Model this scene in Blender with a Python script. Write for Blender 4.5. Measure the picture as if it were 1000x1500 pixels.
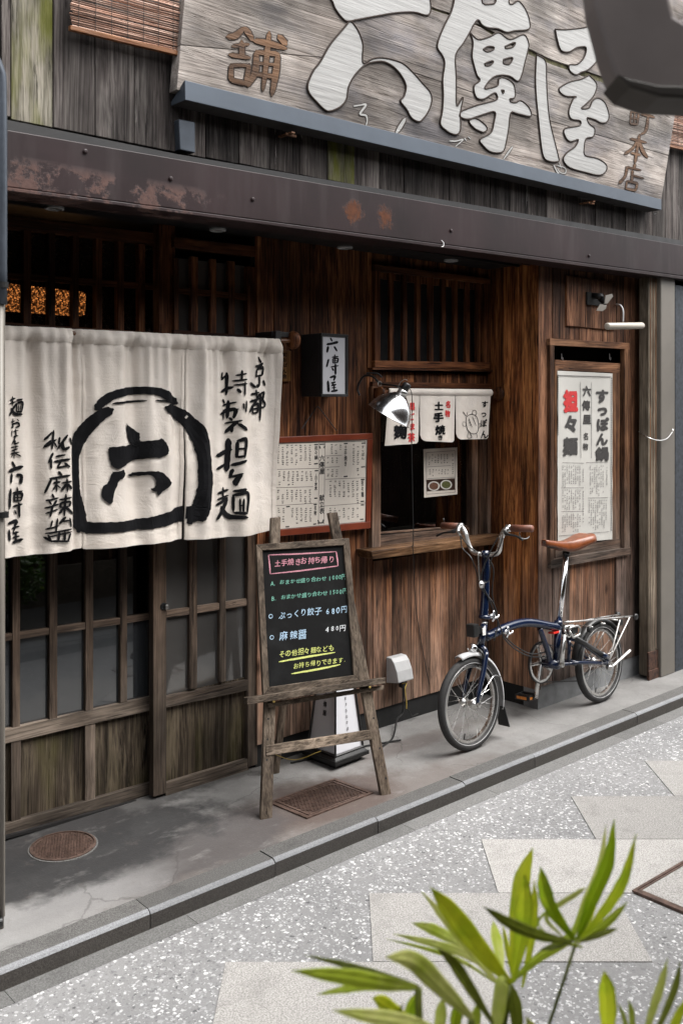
import bpy, math, random
from mathutils import Vector, Matrix, noise
random.seed(7)
SC = bpy.context.scene
for o in list(bpy.data.objects): bpy.data.objects.remove(o)
# ------------------------------------------------------------------ camera
TH = math.radians(41.9); CS, SN = math.cos(TH), math.sin(TH)
FPX, U0, V0, CH = 1400.0, 500.0, 590.0, 1.6
cam = bpy.data.cameras.new('camera'); camo = bpy.data.objects.new('camera', cam); SC.collection.objects.link(camo)
camo.location = (0, 0, CH); camo.rotation_euler = (math.radians(90), 0, -TH)
cam.sensor_fit = 'VERTICAL'; cam.sensor_height = 36; cam.lens = FPX / 1500 * 36
cam.shift_y = -160 / 1500; cam.clip_start = .05; cam.clip_end = 500
cam.dof.use_dof = True; cam.dof.focus_distance = 4.4; cam.dof.aperture_fstop = 5.6
SC.camera = camo
# ------------------------------------------------------------------ sky, sun, exposure
SUN_EL, SUN_AZ = math.radians(60), math.radians(140)
world = bpy.data.worlds.new('World'); SC.world = world; world.use_nodes = True
wt = world.node_tree; bg = wt.nodes['Background']
sky = wt.nodes.new('ShaderNodeTexSky'); sky.sky_type = 'NISHITA'; sky.sun_disc = False
sky.sun_elevation = SUN_EL; sky.sun_rotation = SUN_AZ; sky.dust_density = 3.0
hs = wt.nodes.new('ShaderNodeHueSaturation'); hs.inputs['Saturation'].default_value = .12
hs.inputs['Value'].default_value = 1.0
wt.links.new(sky.outputs[0], hs.inputs['Color']); wt.links.new(hs.outputs[0], bg.inputs[0]); bg.inputs[1].default_value = .15
sun = bpy.data.lights.new('sun', 'SUN'); sun.energy = 1.5; sun.angle = math.radians(45); sun.color = (1, .97, .93)
suno = bpy.data.objects.new('sun', sun); SC.collection.objects.link(suno)
sd = Vector((math.sin(SUN_AZ) * math.cos(SUN_EL), math.cos(SUN_AZ) * math.cos(SUN_EL), math.sin(SUN_EL)))
suno.rotation_euler = sd.to_track_quat('Z', 'Y').to_euler(); suno.location = sd * 20
SC.view_settings.view_transform = 'Standard'; SC.view_settings.look = 'None'
SC.view_settings.exposure = 1.62; SC.view_settings.gamma = 1; SC.view_settings.use_curve_mapping = False
SC.render.engine = 'CYCLES'; SC.cycles.use_denoising = True
SC.cycles.max_bounces = 8; SC.cycles.transparent_max_bounces = 12; SC.cycles.caustics_reflective = False; SC.cycles.caustics_refractive = False
SC.cycles.sample_clamp_indirect = 6
# ------------------------------------------------------------------ rays
def ray(u, v):
    a = (u - U0) / FPX; b = -(v - V0) / FPX
    return Vector((a * CS + SN, -a * SN + CS, b))
CAMP = Vector((0, 0, CH))
def P(u, v, Y): d = ray(u, v); return CAMP + d * (Y / d.y)
def G(u, v, z=0.0): d = ray(u, v); return CAMP + d * ((z - CH) / d.z)
def PT(u, v, t): return CAMP + ray(u, v) * t
def PL(u, v, p0, n): d = ray(u, v); return CAMP + d * ((p0 - CAMP).dot(n) / d.dot(n))
def XU(u, Y): d = ray(u, V0); return d.x / d.y * Y
def ZV(u, v, Y): return P(u, v, Y).z
# ------------------------------------------------------------------ objects
W = {}
def put(o, loc, parent=None):
    SC.collection.objects.link(o); loc = Vector(loc)
    if parent is not None:
        o.parent = parent; o.location = loc - W[parent.name]
    else: o.location = loc
    W[o.name] = loc
def tag(o, label, cat, group=None, kind=None):
    if label: o['label'] = label
    if cat: o['category'] = cat
    if group: o['group'] = group
    if kind: o['kind'] = kind
    return o
def thing(name, loc, label, cat, group=None):
    o = bpy.data.objects.new(name, None); o.empty_display_size = .1; put(o, loc); return tag(o, label, cat, group)
def mk(name, VF, mat, parent=None, smooth=False, bev=0, label=None, mats=None, fm=None):
    V, F = VF[0], VF[1]; V = [Vector(v) for v in V]
    xs = [v.x for v in V]; ys = [v.y for v in V]; zs = [v.z for v in V]
    c = Vector(((min(xs) + max(xs)) / 2, (min(ys) + max(ys)) / 2, min(zs)))
    me = bpy.data.meshes.new(name); me.from_pydata([tuple(v - c) for v in V], [], F); me.update()
    for m in (mats or [mat]): me.materials.append(m)
    if fm:
        for p, i in zip(me.polygons, fm): p.material_index = i
    if smooth:
        for p in me.polygons: p.use_smooth = True
    o = bpy.data.objects.new(name, me); put(o, c, parent)
    if bev:
        b = o.modifiers.new('b', 'BEVEL'); b.width = bev; b.segments = 2; b.limit_method = 'ANGLE'; b.angle_limit = math.radians(40)
    if label: o['label'] = label
    return o
def struct(o): o['kind'] = 'structure'; return o
def join(*l):
    V, F = [], []
    for v, f in l:
        k = len(V); V += [Vector(p) for p in v]; F += [tuple(i + k for i in q) for q in f]
    return V, F
BF = [(0, 3, 2, 1), (4, 5, 6, 7), (0, 1, 5, 4), (1, 2, 6, 5), (2, 3, 7, 6), (3, 0, 4, 7)]
def box(x0, x1, y0, y1, z0, z1):
    return [Vector(p) for p in ((x0, y0, z0), (x1, y0, z0), (x1, y1, z0), (x0, y1, z0), (x0, y0, z1), (x1, y0, z1), (x1, y1, z1), (x0, y1, z1))], BF
def hexa(a, b):   # a, b : quads TL TR BR BL (front, back)
    V = [a[3], a[2], b[2], b[3], a[0], a[1], b[1], b[0]]; return [Vector(p) for p in V], BF
def qb(pts, Y, D):  # four photo corners TL TR BR BL on the wall plane Y, depth D
    a = [P(u, v, Y) for u, v in pts]; return hexa(a, [p + Vector((0, D, 0)) for p in a])
def rq(u0, u1, vt0, vt1, vb0, vb1, Y, D):
    return qb([(u0, vt0), (u1, vt1), (u1, vb1), (u0, vb0)], Y, D)
def vb(u0, u1, Y, D, z0, z1):  # upright from photo columns
    return box(XU(u0, Y), XU(u1, Y), Y, Y + D, z0, z1)
def crom(pts, n=6):
    pts = [Vector(p) for p in pts]
    if len(pts) < 3: return [pts[0].lerp(pts[-1], i / n) for i in range(n + 1)]
    Q = [pts[0] * 2 - pts[1]] + pts + [pts[-1] * 2 - pts[-2]]; out = []
    for i in range(1, len(Q) - 2):
        a, b, c, d = Q[i - 1:i + 3]
        for k in range(n):
            t = k / n
            out.append(.5 * ((2 * b) + (c - a) * t + (2 * a - 5 * b + 4 * c - d) * t * t + (3 * b - a - 3 * c + d) * t ** 3))
    out.append(Q[-2]); return out
def tube(pts, r, n=10, cap=True, sm=0):
    pts = [Vector(p) for p in pts]
    if sm: pts = crom(pts, sm)
    m = len(pts); R = r if isinstance(r, (list, tuple)) else [r] * m
    if len(R) != m: R = [R[0] + (R[-1] - R[0]) * i / (m - 1) if len(R) == 2 else R[min(len(R) - 1, int(i * len(R) / m))] for i in range(m)]
    V, F = [], []; nrm = None
    for i, p in enumerate(pts):
        t = (pts[min(i + 1, m - 1)] - pts[max(i - 1, 0)]).normalized()
        if nrm is None:
            nrm = t.cross(Vector((0, 0, 1)))
            if nrm.length < .2: nrm = t.cross(Vector((0, 1, 0)))
        nrm = (nrm - t * nrm.dot(t)).normalized(); bn = t.cross(nrm)
        for k in range(n):
            a = 2 * math.pi * k / n; V.append(p + (nrm * math.cos(a) + bn * math.sin(a)) * R[i])
    for i in range(m - 1):
        for k in range(n):
            F.append((i * n + k, i * n + (k + 1) % n, (i + 1) * n + (k + 1) % n, (i + 1) * n + k))
    if cap: F += [tuple(range(n))[::-1], tuple((m - 1) * n + k for k in range(n))]
    return V, F
def lathe(c, axis, prof, n=24, arc=None):  # prof list of (r, h) along axis
    axis = Vector(axis).normalized(); x = axis.orthogonal().normalized(); y = axis.cross(x); c = Vector(c); V, F = [], []
    for r, h in prof:
        for k in range(n):
            a = 2 * math.pi * k / n; V.append(c + axis * h + (x * math.cos(a) + y * math.sin(a)) * r)
    for i in range(len(prof) - 1):
        for k in range(n): F.append((i * n + k, i * n + (k + 1) % n, (i + 1) * n + (k + 1) % n, (i + 1) * n + k))
    loop_ = prof[0] == prof[-1]
    if prof[0][0] > 1e-6 and not loop_: F.append(tuple(range(n))[::-1])
    if prof[-1][0] > 1e-6 and not loop_: F.append(tuple((len(prof) - 1) * n + k for k in range(n)))
    return V, F
def torus(c, axis, R, r, n=40, k=10, a0=0, a1=360, ref=None):
    axis = Vector(axis).normalized(); x = Vector(ref).normalized() if ref else axis.orthogonal().normalized(); y = axis.cross(x); c = Vector(c)
    full = a1 - a0 >= 359.9; pts = [c + (x * math.cos(math.radians(a0 + (a1 - a0) * i / n)) + y * math.sin(math.radians(a0 + (a1 - a0) * i / n))) * R for i in range(n if full else n + 1)]
    V, F = [], []
    for p in pts:
        rad = (p - c).normalized()
        for j in range(k):
            a = 2 * math.pi * j / k; V.append(p + (rad * math.cos(a) + axis * math.sin(a)) * r)
    m = len(pts)
    for i in range(m if full else m - 1):
        for j in range(k): F.append((i * k + j, i * k + (j + 1) % k, ((i + 1) % m) * k + (j + 1) % k, ((i + 1) % m) * k + j))
    return V, F
def prism(poly, off):   # closed 3D polygon, extruded by vector off
    n = len(poly); off = Vector(off); V = [Vector(p) for p in poly] + [Vector(p) + off for p in poly]
    return V, [tuple(range(n)), tuple(range(2 * n - 1, n - 1, -1))] + [(i, i + n, (i + 1) % n + n, (i + 1) % n) for i in range(n)]
# ------------------------------------------------------------------ shader helper
class NT:
    def __init__(s, name):
        s.m = bpy.data.materials.new(name); s.m.use_nodes = True; s.t = s.m.node_tree
        s.b = s.t.nodes['Principled BSDF']; s.out = s.t.nodes['Material Output']
    def n(s, typ, ins=None, **kw):
        nd = s.t.nodes.new('ShaderNode' + typ)
        for k, v in kw.items(): setattr(nd, k, v)
        for k, v in (ins or {}).items(): s.set(nd.inputs[k], v)
        return nd
    def set(s, sock, v):
        if isinstance(v, bpy.types.NodeSocket): s.t.links.new(v, sock)
        elif isinstance(v, tuple) and len(v) == 3 and sock.type == 'RGBA': sock.default_value = (*v, 1)
        else: sock.default_value = v
    def math(s, op, a, b=0.0, c=None, clamp=False):
        nd = s.n('Math', operation=op, use_clamp=clamp); s.set(nd.inputs[0], a); s.set(nd.inputs[1], b)
        if c is not None: s.set(nd.inputs[2], c)
        return nd.outputs[0]
    def mix(s, f, a, b, mode='MIX'):
        nd = s.n('Mix', data_type='RGBA', blend_type=mode); s.set(nd.inputs[0], f); s.set(nd.inputs[6], a); s.set(nd.inputs[7], b); return nd.outputs[2]
    def ramp(s, f, st):
        nd = s.n('ValToRGB'); s.set(nd.inputs[0], f); cr = nd.color_ramp
        while len(cr.elements) < len(st): cr.elements.new(.5)
        for e, (p, c) in zip(cr.elements, st): e.position = p; e.color = (*(c if isinstance(c, tuple) else (c, c, c)), 1)
        return nd.outputs[0]
    def noise(s, vec, sc, det=4, rough=.55, dist=0):
        return s.n('TexNoise', {'Vector': vec, 'Scale': sc, 'Detail': det, 'Roughness': rough, 'Distortion': dist}).outputs[0]
    def mapr(s, v, a, b, c=0.0, d=1.0): 
        nd = s.n('MapRange', {'Value': v, 'From Min': a, 'From Max': b, 'To Min': c, 'To Max': d}); return nd.outputs[0]
    def vscale(s, vec, sc): return s.n('VectorMath', {0: vec, 1: sc}, operation='MULTIPLY').outputs[0]
    def bump(s, h, st=.3, d=.01, prev=None):
        nd = s.n('Bump', {'Height': h, 'Strength': st, 'Distance': d})
        if prev is not None: s.set(nd.inputs['Normal'], prev)
        return nd.outputs[0]
    def fin(s, col=None, rough=None, nrm=None, **kw):
        for k, v in (('Base Color', col), ('Roughness', rough), ('Normal', nrm)):
            if v is not None: s.set(s.b.inputs[k], v)
        for k, v in kw.items(): s.set(s.b.inputs[k], v)
        return s.m
def plain(name, col, rough=.5, metal=0, var=.12, scale=30, bump=.1, **kw):
    m = NT(name); ob = m.n('TexCoord').outputs['Object']; nz = m.noise(ob, scale, 5)
    c = m.mix(m.mapr(nz, .3, .7), tuple(x * (1 - var) for x in col), tuple(min(1, x * (1 + var)) for x in col))
    r = m.mapr(m.noise(ob, scale * .4, 3), .3, .7, max(.02, rough - .08), min(1, rough + .08))
    return m.fin(c, r, m.bump(nz, bump, .003), Metallic=metal, **kw)
def wood(name, dark, mid, light, axis='z', grain=1.0, grey=None, zr=None, moss=None, blot=None, flake=0, rough=.7, bump=.5, knots=True, con=.102):
    m = NT(name); tc = m.n('TexCoord').outputs['Object']; rnd = m.n('ObjectInfo').outputs['Random']
    off = m.n('CombineXYZ', {0: m.math('MULTIPLY', rnd, 37.0), 1: m.math('MULTIPLY', rnd, 91.0), 2: m.math('MULTIPLY', rnd, 53.0)}).outputs[0]
    v = m.n('VectorMath', {0: tc, 1: off}, operation='ADD').outputs[0]
    L = .045
    ax = {'z': (1, 1, L), 'x': (L, 1, 1), 'y': (1, L, 1)}[axis]; ax2 = tuple(1 if a == 1 else .16 for a in ax)
    warp = m.noise(m.vscale(v, ax2), 5 * grain, 2)
    w2 = m.n('VectorMath', {0: m.vscale(v, ax), 1: m.n('CombineXYZ', {0: m.math('MULTIPLY', warp, .055), 1: 0.0, 2: m.math('MULTIPLY', warp, .055)}).outputs[0]}, operation='ADD').outputs[0]
    fine = m.noise(w2, 150 * grain, 3, .6); band = m.noise(w2, 34 * grain, 3, .55); wide = m.noise(w2, 9 * grain, 3, .6)
    vor = m.n('TexVoronoi', {'Vector': m.vscale(v, tuple(1 if a == 1 else .55 for a in ax)), 'Scale': 5.5}); 
    kn = m.mapr(vor.outputs['Distance'], .03, .13, 1, 0)
    sel = m.math('GREATER_THAN', m.n('SeparateColor', {0: vor.outputs['Color']}).outputs[0], .62)
    kn = m.math('MULTIPLY', kn, sel)
    crk = m.mapr(m.noise(w2, 62 * grain, 4, .7), .60, .66)
    g = m.math('SUBTRACT', m.math('ADD', m.math('MULTIPLY', fine, .42), m.math('ADD', m.math('MULTIPLY', band, .36), m.math('MULTIPLY', wide, .22))), m.math('MULTIPLY', crk, .16))
    c = m.ramp(g, [(.485 - con, dark), (.485, mid), (.485 + con, light)])
    pos = m.n('NewGeometry').outputs['Position']; big = m.noise(m.vscale(pos, (1, 1, .6)), 2.2, 5, .6)
    if grey:
        z = m.n('SeparateXYZ', {0: pos}).outputs[2]
        st = m.noise(m.vscale(v, tuple(1 if a == 1 else .12 for a in ax)), 11, 4, .6)
        f = m.mapr(m.math('ADD', z, m.math('MULTIPLY', m.math('SUBTRACT', st, .5), 1.3)), zr[0], zr[1], 1, 0)
        gc = m.ramp(g, [(.485 - con, tuple(x * .38 for x in grey)), (.485, grey), (.485 + con, tuple(x * 1.5 for x in grey))])
        c = m.mix(m.math('MULTIPLY', f, .9), c, gc)
    c = m.mix(m.math('MULTIPLY', m.mapr(big, .42, .62, 1, 0), .55), c, m.mix(1.0, c, (.42, .38, .36), 'MULTIPLY'))
    hv = m.mapr(rnd, 0, 1, .62, 1.38); c = m.mix(1.0, c, m.n('CombineXYZ', {0: hv, 1: hv, 2: hv}).outputs[0], 'MULTIPLY')
    if moss:
        mk_ = m.math('MULTIPLY', m.mapr(m.noise(m.vscale(v, tuple(1 if a == 1 else .2 for a in ax)), 10, 4), .45, .62), m.mapr(m.noise(pos, 1.3, 2), .5, .62) if moss[1] < 1 else 1.0)
        c = m.mix(m.math('MULTIPLY', mk_, .8), c, moss[0])
    if flake:
        fl = m.math('MULTIPLY', m.mapr(m.noise(m.vscale(v, tuple(1 if a == 1 else .09 for a in ax)), 42, 5, .75), .60, .66), m.mapr(m.noise(v, 3.5, 3), .5, .64))
        c = m.mix(m.math('MULTIPLY', fl, .75), c, (.36, .33, .31))
    if blot: c = m.mix(m.math('MULTIPLY', m.mapr(m.noise(m.vscale(pos, (.5, 1, 1)), 4.5, 4, .6), .48, .66), .75), c, blot)
    pat = m.noise(m.vscale(v, tuple(1 if a == 1 else .35 for a in ax)), 6, 4, .6); pv = m.mapr(pat, .38, .64, .55, 1.45); c = m.mix(1.0, c, m.n('CombineXYZ', {0: pv, 1: pv, 2: pv}).outputs[0], 'MULTIPLY')
    if knots: c = m.mix(m.math('MULTIPLY', kn, .8), c, tuple(x * .45 for x in dark))
    nm = m.bump(m.math('ADD', g, m.math('MULTIPLY', kn, -.15)), bump, .012)
    r = m.mapr(g, .3, .7, rough + .1, rough - .12)
    return m.fin(c, r, nm, **{'Specular IOR Level': .18})
# ------------------------------------------------------------------ writing: glyphs and brush strokes
_GC = {}
def glyph(ch):
    if ch in _GC: return _GC[ch]
    cu = bpy.data.curves.new('g', 'FONT'); cu.body = ch; cu.size = 1; cu.resolution_u = 2
    ob = bpy.data.objects.new('g', cu); me = bpy.data.meshes.new_from_object(ob)
    V = [(v.co.x, v.co.y) for v in me.vertices]; F = [tuple(p.vertices) for p in me.polygons]
    bpy.data.objects.remove(ob); bpy.data.meshes.remove(me); bpy.data.curves.remove(cu)
    wd = 1.0 if ord(ch) > 0x2000 else .6
    _GC[ch] = ([(x - wd / 2, y - .36) for x, y in V], F); return _GC[ch]
def slope(u, v): return (V0 - v) / (2060.0 - u)
def text(chars, cx, cy, w, h, f, step=None, bold=0, jit=0.0, vert=True, slant=0, sl=None, seed=0):
    """glyphs laid out from (cx, cy); f(px, py, lift) gives the point on the written surface"""
    rg = random.Random(seed); V, F = [], []; step = step or (h if vert else w)
    for i, ch in enumerate(chars):
        if ch == ' ': continue
        px, py = (cx, cy + i * step) if vert else (cx + i * step, cy + i * step * (sl or 0))
        px += rg.uniform(-jit, jit) * w; py += rg.uniform(-jit, jit) * h * .7
        s = slope(px, py) if sl is None else sl; sz = 1 + rg.uniform(-jit, jit)
        ph = (rg.random() * 9, rg.random() * 9)
        gv, gf = glyph(ch)
        offs = [(0, 0)] if not bold else [(bold * math.cos(k * math.pi / 3), bold * math.sin(k * math.pi / 3)) for k in range(6)] + [(0, 0)]
        for q, (ox, oy) in enumerate(offs):
            k = len(V)
            for x, y in gv:
                nx = noise.noise(Vector((x * 3 + ph[0], y * 3, ph[1]))) * jit * .35; ny = noise.noise(Vector((x * 3, y * 3 + ph[1], ph[0] + 5))) * jit * .35
                X = (x + ox + nx + slant * y) * w * sz; Y_ = (y + oy + ny) * h * sz
                V.append(f(px + X, py - Y_ + X * s, q * .00006))
            F += [tuple(j + k for j in t) for t in gf]
    return V, F
def brush(strokes, f, conv, wk=1.0, seed=1, rag=.06, dry=False):
    """strokes: list of ([(x, y)...], width) or ([(x, y, w)...],); conv maps crop to photo pixels (ox, oy, scale)"""
    rg = random.Random(seed); V, F = [], []; ox, oy, sc = conv
    for q, st in enumerate(strokes):
        pts = st[0]
        if len(pts[0]) == 2:
            w = st[1]; n = len(pts); prof = [.78, 1.08, .95, .62] if rg.random() < .6 else [.9, .85, 1.0, 1.05]
            pts = [(x, y, w * prof[min(3, int(3.99 * i / max(1, n - 1)))]) for i, (x, y) in enumerate(pts)]
        Q = crom([Vector(p) for p in pts], 7); m = len(Q); k0 = len(V); NC = 5
        for i, p in enumerate(Q):
            t = Q[min(i + 1, m - 1)] - Q[max(i - 1, 0)]; t = Vector((t.x, t.y, 0)).normalized(); nn = Vector((-t.y, t.x, 0))
            e = min(i, m - 1 - i); wd = p.z * wk * (.5 if e == 0 else 1)
            a = .5 * wd * (1 + rg.uniform(-rag, rag)); b = .5 * wd * (1 + rg.uniform(-rag, rag))
            for c in range(NC):
                s = -a + (a + b) * c / (NC - 1)
                if i == 0: pe = Vector((p.x, p.y, 0)) - t * (wd * .5) * (1 - (2 * c / (NC - 1) - 1) ** 2)
                elif i == m - 1: pe = Vector((p.x, p.y, 0)) + t * (wd * .5) * (1 - (2 * c / (NC - 1) - 1) ** 2)
                else: pe = Vector((p.x, p.y, 0))
                x, y = pe.x + nn.x * s, pe.y + nn.y * s
                V.append(f(ox + x / sc, oy + y / sc, (q % 12) * .00007))
        for i in range(m - 1):
            for c in range(NC - 1):
                a = k0 + i * NC + c; F.append((a, a + 1, a + NC + 1, a + NC))
    return V, F
def fillpoly(loops, conv, f, ext=0.0, sub=0, rag=0, seed=0):
    """outlined shape with holes; loops in crop pixels; filled by a 2D curve; returns surface (and side walls down by ext)"""
    rg = random.Random(seed); ox, oy, sc = conv
    cu = bpy.data.curves.new('c', 'CURVE'); cu.dimensions = '2D'; cu.fill_mode = 'BOTH'; cu.extrude = 0.5 if ext else 0
    if not ext: cu.fill_mode = 'FRONT'
    for lp in loops:
        q = crom([Vector((x, y, 0)) for x, y in lp + [lp[0]]], 4)[:-1] if sub >= 0 else [Vector((x, y, 0)) for x, y in lp]
        sp = cu.splines.new('POLY'); sp.points.add(len(q) - 1); sp.use_cyclic_u = True
        for pt, p in zip(sp.points, q): pt.co = (p.x * .01 + rg.uniform(-rag, rag) * .01, -p.y * .01 + rg.uniform(-rag, rag) * .01, 0, 1)
    ob = bpy.data.objects.new('c', cu); me = bpy.data.meshes.new_from_object(ob)
    if sub > 0:
        import bmesh
        bm = bmesh.new(); bm.from_mesh(me)
        for _ in range(sub):
            ed = [e for e in bm.edges if e.calc_length() > .35]
            if ed: bmesh.ops.subdivide_edges(bm, edges=ed, cuts=1); bmesh.ops.triangulate(bm, faces=bm.faces[:])
        bm.to_mesh(me); bm.free()
    V = [f(ox + v.co.x * 100 / sc, oy - v.co.y * 100 / sc, (ext * (v.co.z + .5) if ext else 0)) for v in me.vertices]
    F = [tuple(p.vertices) for p in me.polygons]
    bpy.data.objects.remove(ob); bpy.data.meshes.remove(me); bpy.data.curves.remove(cu); return V, F
def onY(Y):
    return lambda u, v, l=0.0: P(u, v, Y) + Vector((0, -l, 0))
def ticks(rects, f, seed=0, pitch=4.0, row=3.4, fill=.75, cw=.62):
    """columns of tiny illegible print inside photo rectangles (u0, v0, u1, v1)"""
    rg = random.Random(seed); V, F = [], []
    for (u0, v0, u1, v1) in rects:
        u = u1 - pitch * .5
        while u > u0 + pitch * .3:
            v = v0 + row * .5; end = v1 - (v1 - v0) * rg.choice([0, .05, .12, .3])
            while v < end:
                if rg.random() < fill:
                    for _ in range(4):
                        a = rg.random() < .5; w, h = (pitch * cw, row * .14) if a else (row * .13, row * .6)
                        x = u + rg.uniform(-.12, .12) * pitch + (0 if a else rg.uniform(-.3, .3) * pitch * cw); y = v + (rg.uniform(-.32, .32) * row if a else 0)
                        s = slope(x, y); k = len(V)
                        V += [f(x - w / 2, y - h / 2 - s * w / 2 + 0, .0001), f(x + w / 2, y - h / 2 + s * w / 2, .0001), f(x + w / 2, y + h / 2 + s * w / 2, .0001), f(x - w / 2, y + h / 2 - s * w / 2, .0001)]
                        F.append((k, k + 1, k + 2, k + 3))
                v += row
            u -= pitch
    return V, F
def rule(segs, f, w=.5):
    V, F = [], []
    for (a, b, c, d) in segs:
        t = Vector((c - a, d - b)).normalized(); n = Vector((-t.y, t.x)) * w / 2; k = len(V)
        V += [f(a + n.x, b + n.y, .0002), f(c + n.x, d + n.y, .0002), f(c - n.x, d - n.y, .0002), f(a - n.x, b - n.y, .0002)]; F.append((k, k + 1, k + 2, k + 3))
    return V, F
# ------------------------------------------------------------------ materials
M = {}
M['clad'] = wood('weathered_grey_cedar', (.018, .015, .014), (.052, .044, .041), (.11, .098, .09), flake=1, rough=.85)
M['clad_moss'] = wood('mossy_grey_cedar', (.045, .042, .03), (.12, .11, .085), (.24, .22, .18), moss=((.10, .105, .012), 1), flake=1, rough=.85)
RB = ((.012, .0045, .0025), (.046, .017, .0085), (.12, .048, .021))
M['wall'] = wood('red_brown_cedar_board', (.020, .007, .003), (.125, .045, .019), (.37, .155, .062), grey=(.30, .208, .158), zr=(.0, .95), rough=.62)
M['wallx'] = wood('orange_brown_cedar_board', (.03, .009, .003), (.17, .056, .018), (.46, .19, .062), grey=(.26, .17, .12), zr=(.0, .8), rough=.6)
M['baywall'] = wood('grey_brown_bay_board', (.02, .008, .004), (.095, .042, .023), (.24, .12, .066), grey=(.155, .122, .106), zr=(.3, 1.3), rough=.7)
M['trim'] = wood('brown_cedar_trim', (.03, .013, .007), (.12, .056, .029), (.25, .128, .068), grey=(.18, .145, .12), zr=(.55, 1.3), rough=.65, knots=False)
M['trimh'] = wood('brown_cedar_rail', (.03, .013, .007), (.12, .056, .029), (.25, .128, .068), axis='x', grey=(.13, .11, .095), zr=(.55, 1.3), rough=.65, knots=False)
M['lat'] = wood('dark_red_lattice_wood', (.025, .008, .003), (.105, .037, .015), (.22, .088, .036), rough=.5, knots=False)
M['lath'] = wood('dark_red_lattice_rail_wood', (.025, .008, .003), (.105, .037, .015), (.22, .088, .036), axis='x', rough=.5, knots=False)
M['door'] = wood('door_stile_wood', (.02, .010, .006), (.06, .034, .021), (.12, .075, .048), grey=(.10, .08, .064), zr=(.3, 1.15), rough=.6, knots=False)
M['doorh'] = wood('door_rail_wood', (.02, .010, .006), (.06, .034, .021), (.12, .075, .048), axis='x', grey=(.115, .094, .076), zr=(.3, 1.2), rough=.6, knots=False)
M['panel'] = wood('door_panel_wood', (.012, .009, .006), (.045, .034, .024), (.10, .08, .055), grain=1.2, moss=((.05, .045, .015), 0), rough=.75, knots=False)
M['sign'] = wood('bleached_sign_plank', (.095, .080, .070), (.205, .182, .164), (.30, .272, .248), axis='x', rough=.85, bump=.7, blot=(.105, .102, .112), con=.16)
M['easel'] = wood('easel_wood', (.05, .037, .027), (.13, .10, .075), (.24, .19, .145), rough=.7, knots=False)
M['easelh'] = wood('easel_rail_wood', (.05, .037, .027), (.13, .10, .075), (.24, .19, .145), axis='x', rough=.7, knots=False)
M['sill'] = wood('window_sill_wood', (.035, .016, .008), (.12, .062, .03), (.28, .16, .085), axis='x', rough=.5)
M['rust_rail'] = wood('beige_shutter_rail_wood', (.13, .105, .075), (.24, .20, .15), (.34, .29, .225), rough=.6, knots=False)
M['plaque'] = wood('varnished_plaque_wood', (.08, .035, .01), (.17, .08, .025), (.25, .13, .05), rough=.4, knots=False)
M['black'] = plain('black_void_paint', (.006, .006, .006), .8)
M['blackwood'] = plain('black_stained_wood', (.012, .011, .011), .5)
M['dark_iron'] = plain('black_iron', (.02, .02, .02), .45, .6)
M['tray'] = plain('slate_blue_sheet_metal', (.062, .076, .096), .42, .3, var=.1, scale=6)
M['tray_dark'] = plain('dark_tray_soffit', (.02, .017, .016), .7)
M['red'] = plain('red_brown_lacquer_frame', (.14, .028, .012), .35, var=.25, scale=8)
M['paper'] = plain('menu_paper', (.56, .51, .45), .35, var=.05, scale=4)
M['poster'] = plain('poster_paper', (.50, .485, .45), .6, var=.07, scale=5)
M['ink'] = plain('black_ink', (.007, .007, .008), .9, **{'Specular IOR Level': .1})
M['ink2'] = plain('grey_print_ink', (.045, .042, .04), .6)
M['redink'] = plain('red_ink', (.5, .03, .03), .6)
M['rust'] = plain('rust_flake', (.05, .022, .013), .95, var=.9, scale=45)
M['chrome'] = plain('polished_aluminium', (.82, .82, .83), .13, 1, var=.04, bump=.02)
M['reflector'] = plain('spun_aluminium_reflector', (.80, .80, .81), .2, 1, var=.04, scale=8, bump=.02)
M['alu'] = plain('brushed_aluminium', (.62, .61, .59), .3, 1, var=.06, bump=.04)
M['steelpost'] = plain('galvanised_steel_post', (.16, .145, .125), .5, .1, var=.12, scale=4)
M['navy'] = plain('navy_bicycle_paint', (.004, .010, .032), .2, 0, var=.06, bump=.0, **{'Coat Weight': .35, 'Coat Roughness': .1})
M['rubber'] = plain('tyre_rubber', (.022, .021, .021), .75, var=.2, scale=80)
M['blackplastic'] = plain('black_plastic', (.014, .014, .014), .38)
M['leather'] = plain('tan_leather', (.17, .045, .012), .35, var=.25, scale=25, bump=.15)
M['grip'] = plain('brown_leather_grip', (.15, .055, .032), .55, var=.2, scale=60)
M['white'] = plain('white_enamel', (.75, .73, .70), .4)
M['greybox'] = plain('grey_plastic', (.40, .40, .40), .45, var=.05)
M['orange'] = plain('orange_reflector', (.6, .2, .03), .3)
M['redrefl'] = plain('red_reflector', (.6, .03, .02), .3)
M['yellowcord'] = plain('yellow_cord', (.5, .36, .08), .7)
M['pole'] = plain('dark_blue_grey_pipe', (.055, .065, .08), .35, .4)
M['navywall'] = plain('dark_slate_wall', (.030, .036, .045), .8, var=.4, scale=50, bump=.4)
M['brownmetal'] = plain('brown_bracket_metal', (.26, .225, .215), .6, 0, var=.15, scale=6)
M['concrete_block'] = plain('grey_concrete_block', (.21, .215, .22), .85, var=.3, scale=9, bump=.5)
M['iron'] = plain('rusty_cast_iron', (.115, .075, .06), .55, .5, var=.45, scale=40, bump=.4)
M['brownwood_rod'] = plain('varnished_rod_wood', (.10, .04, .015), .4)
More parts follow.
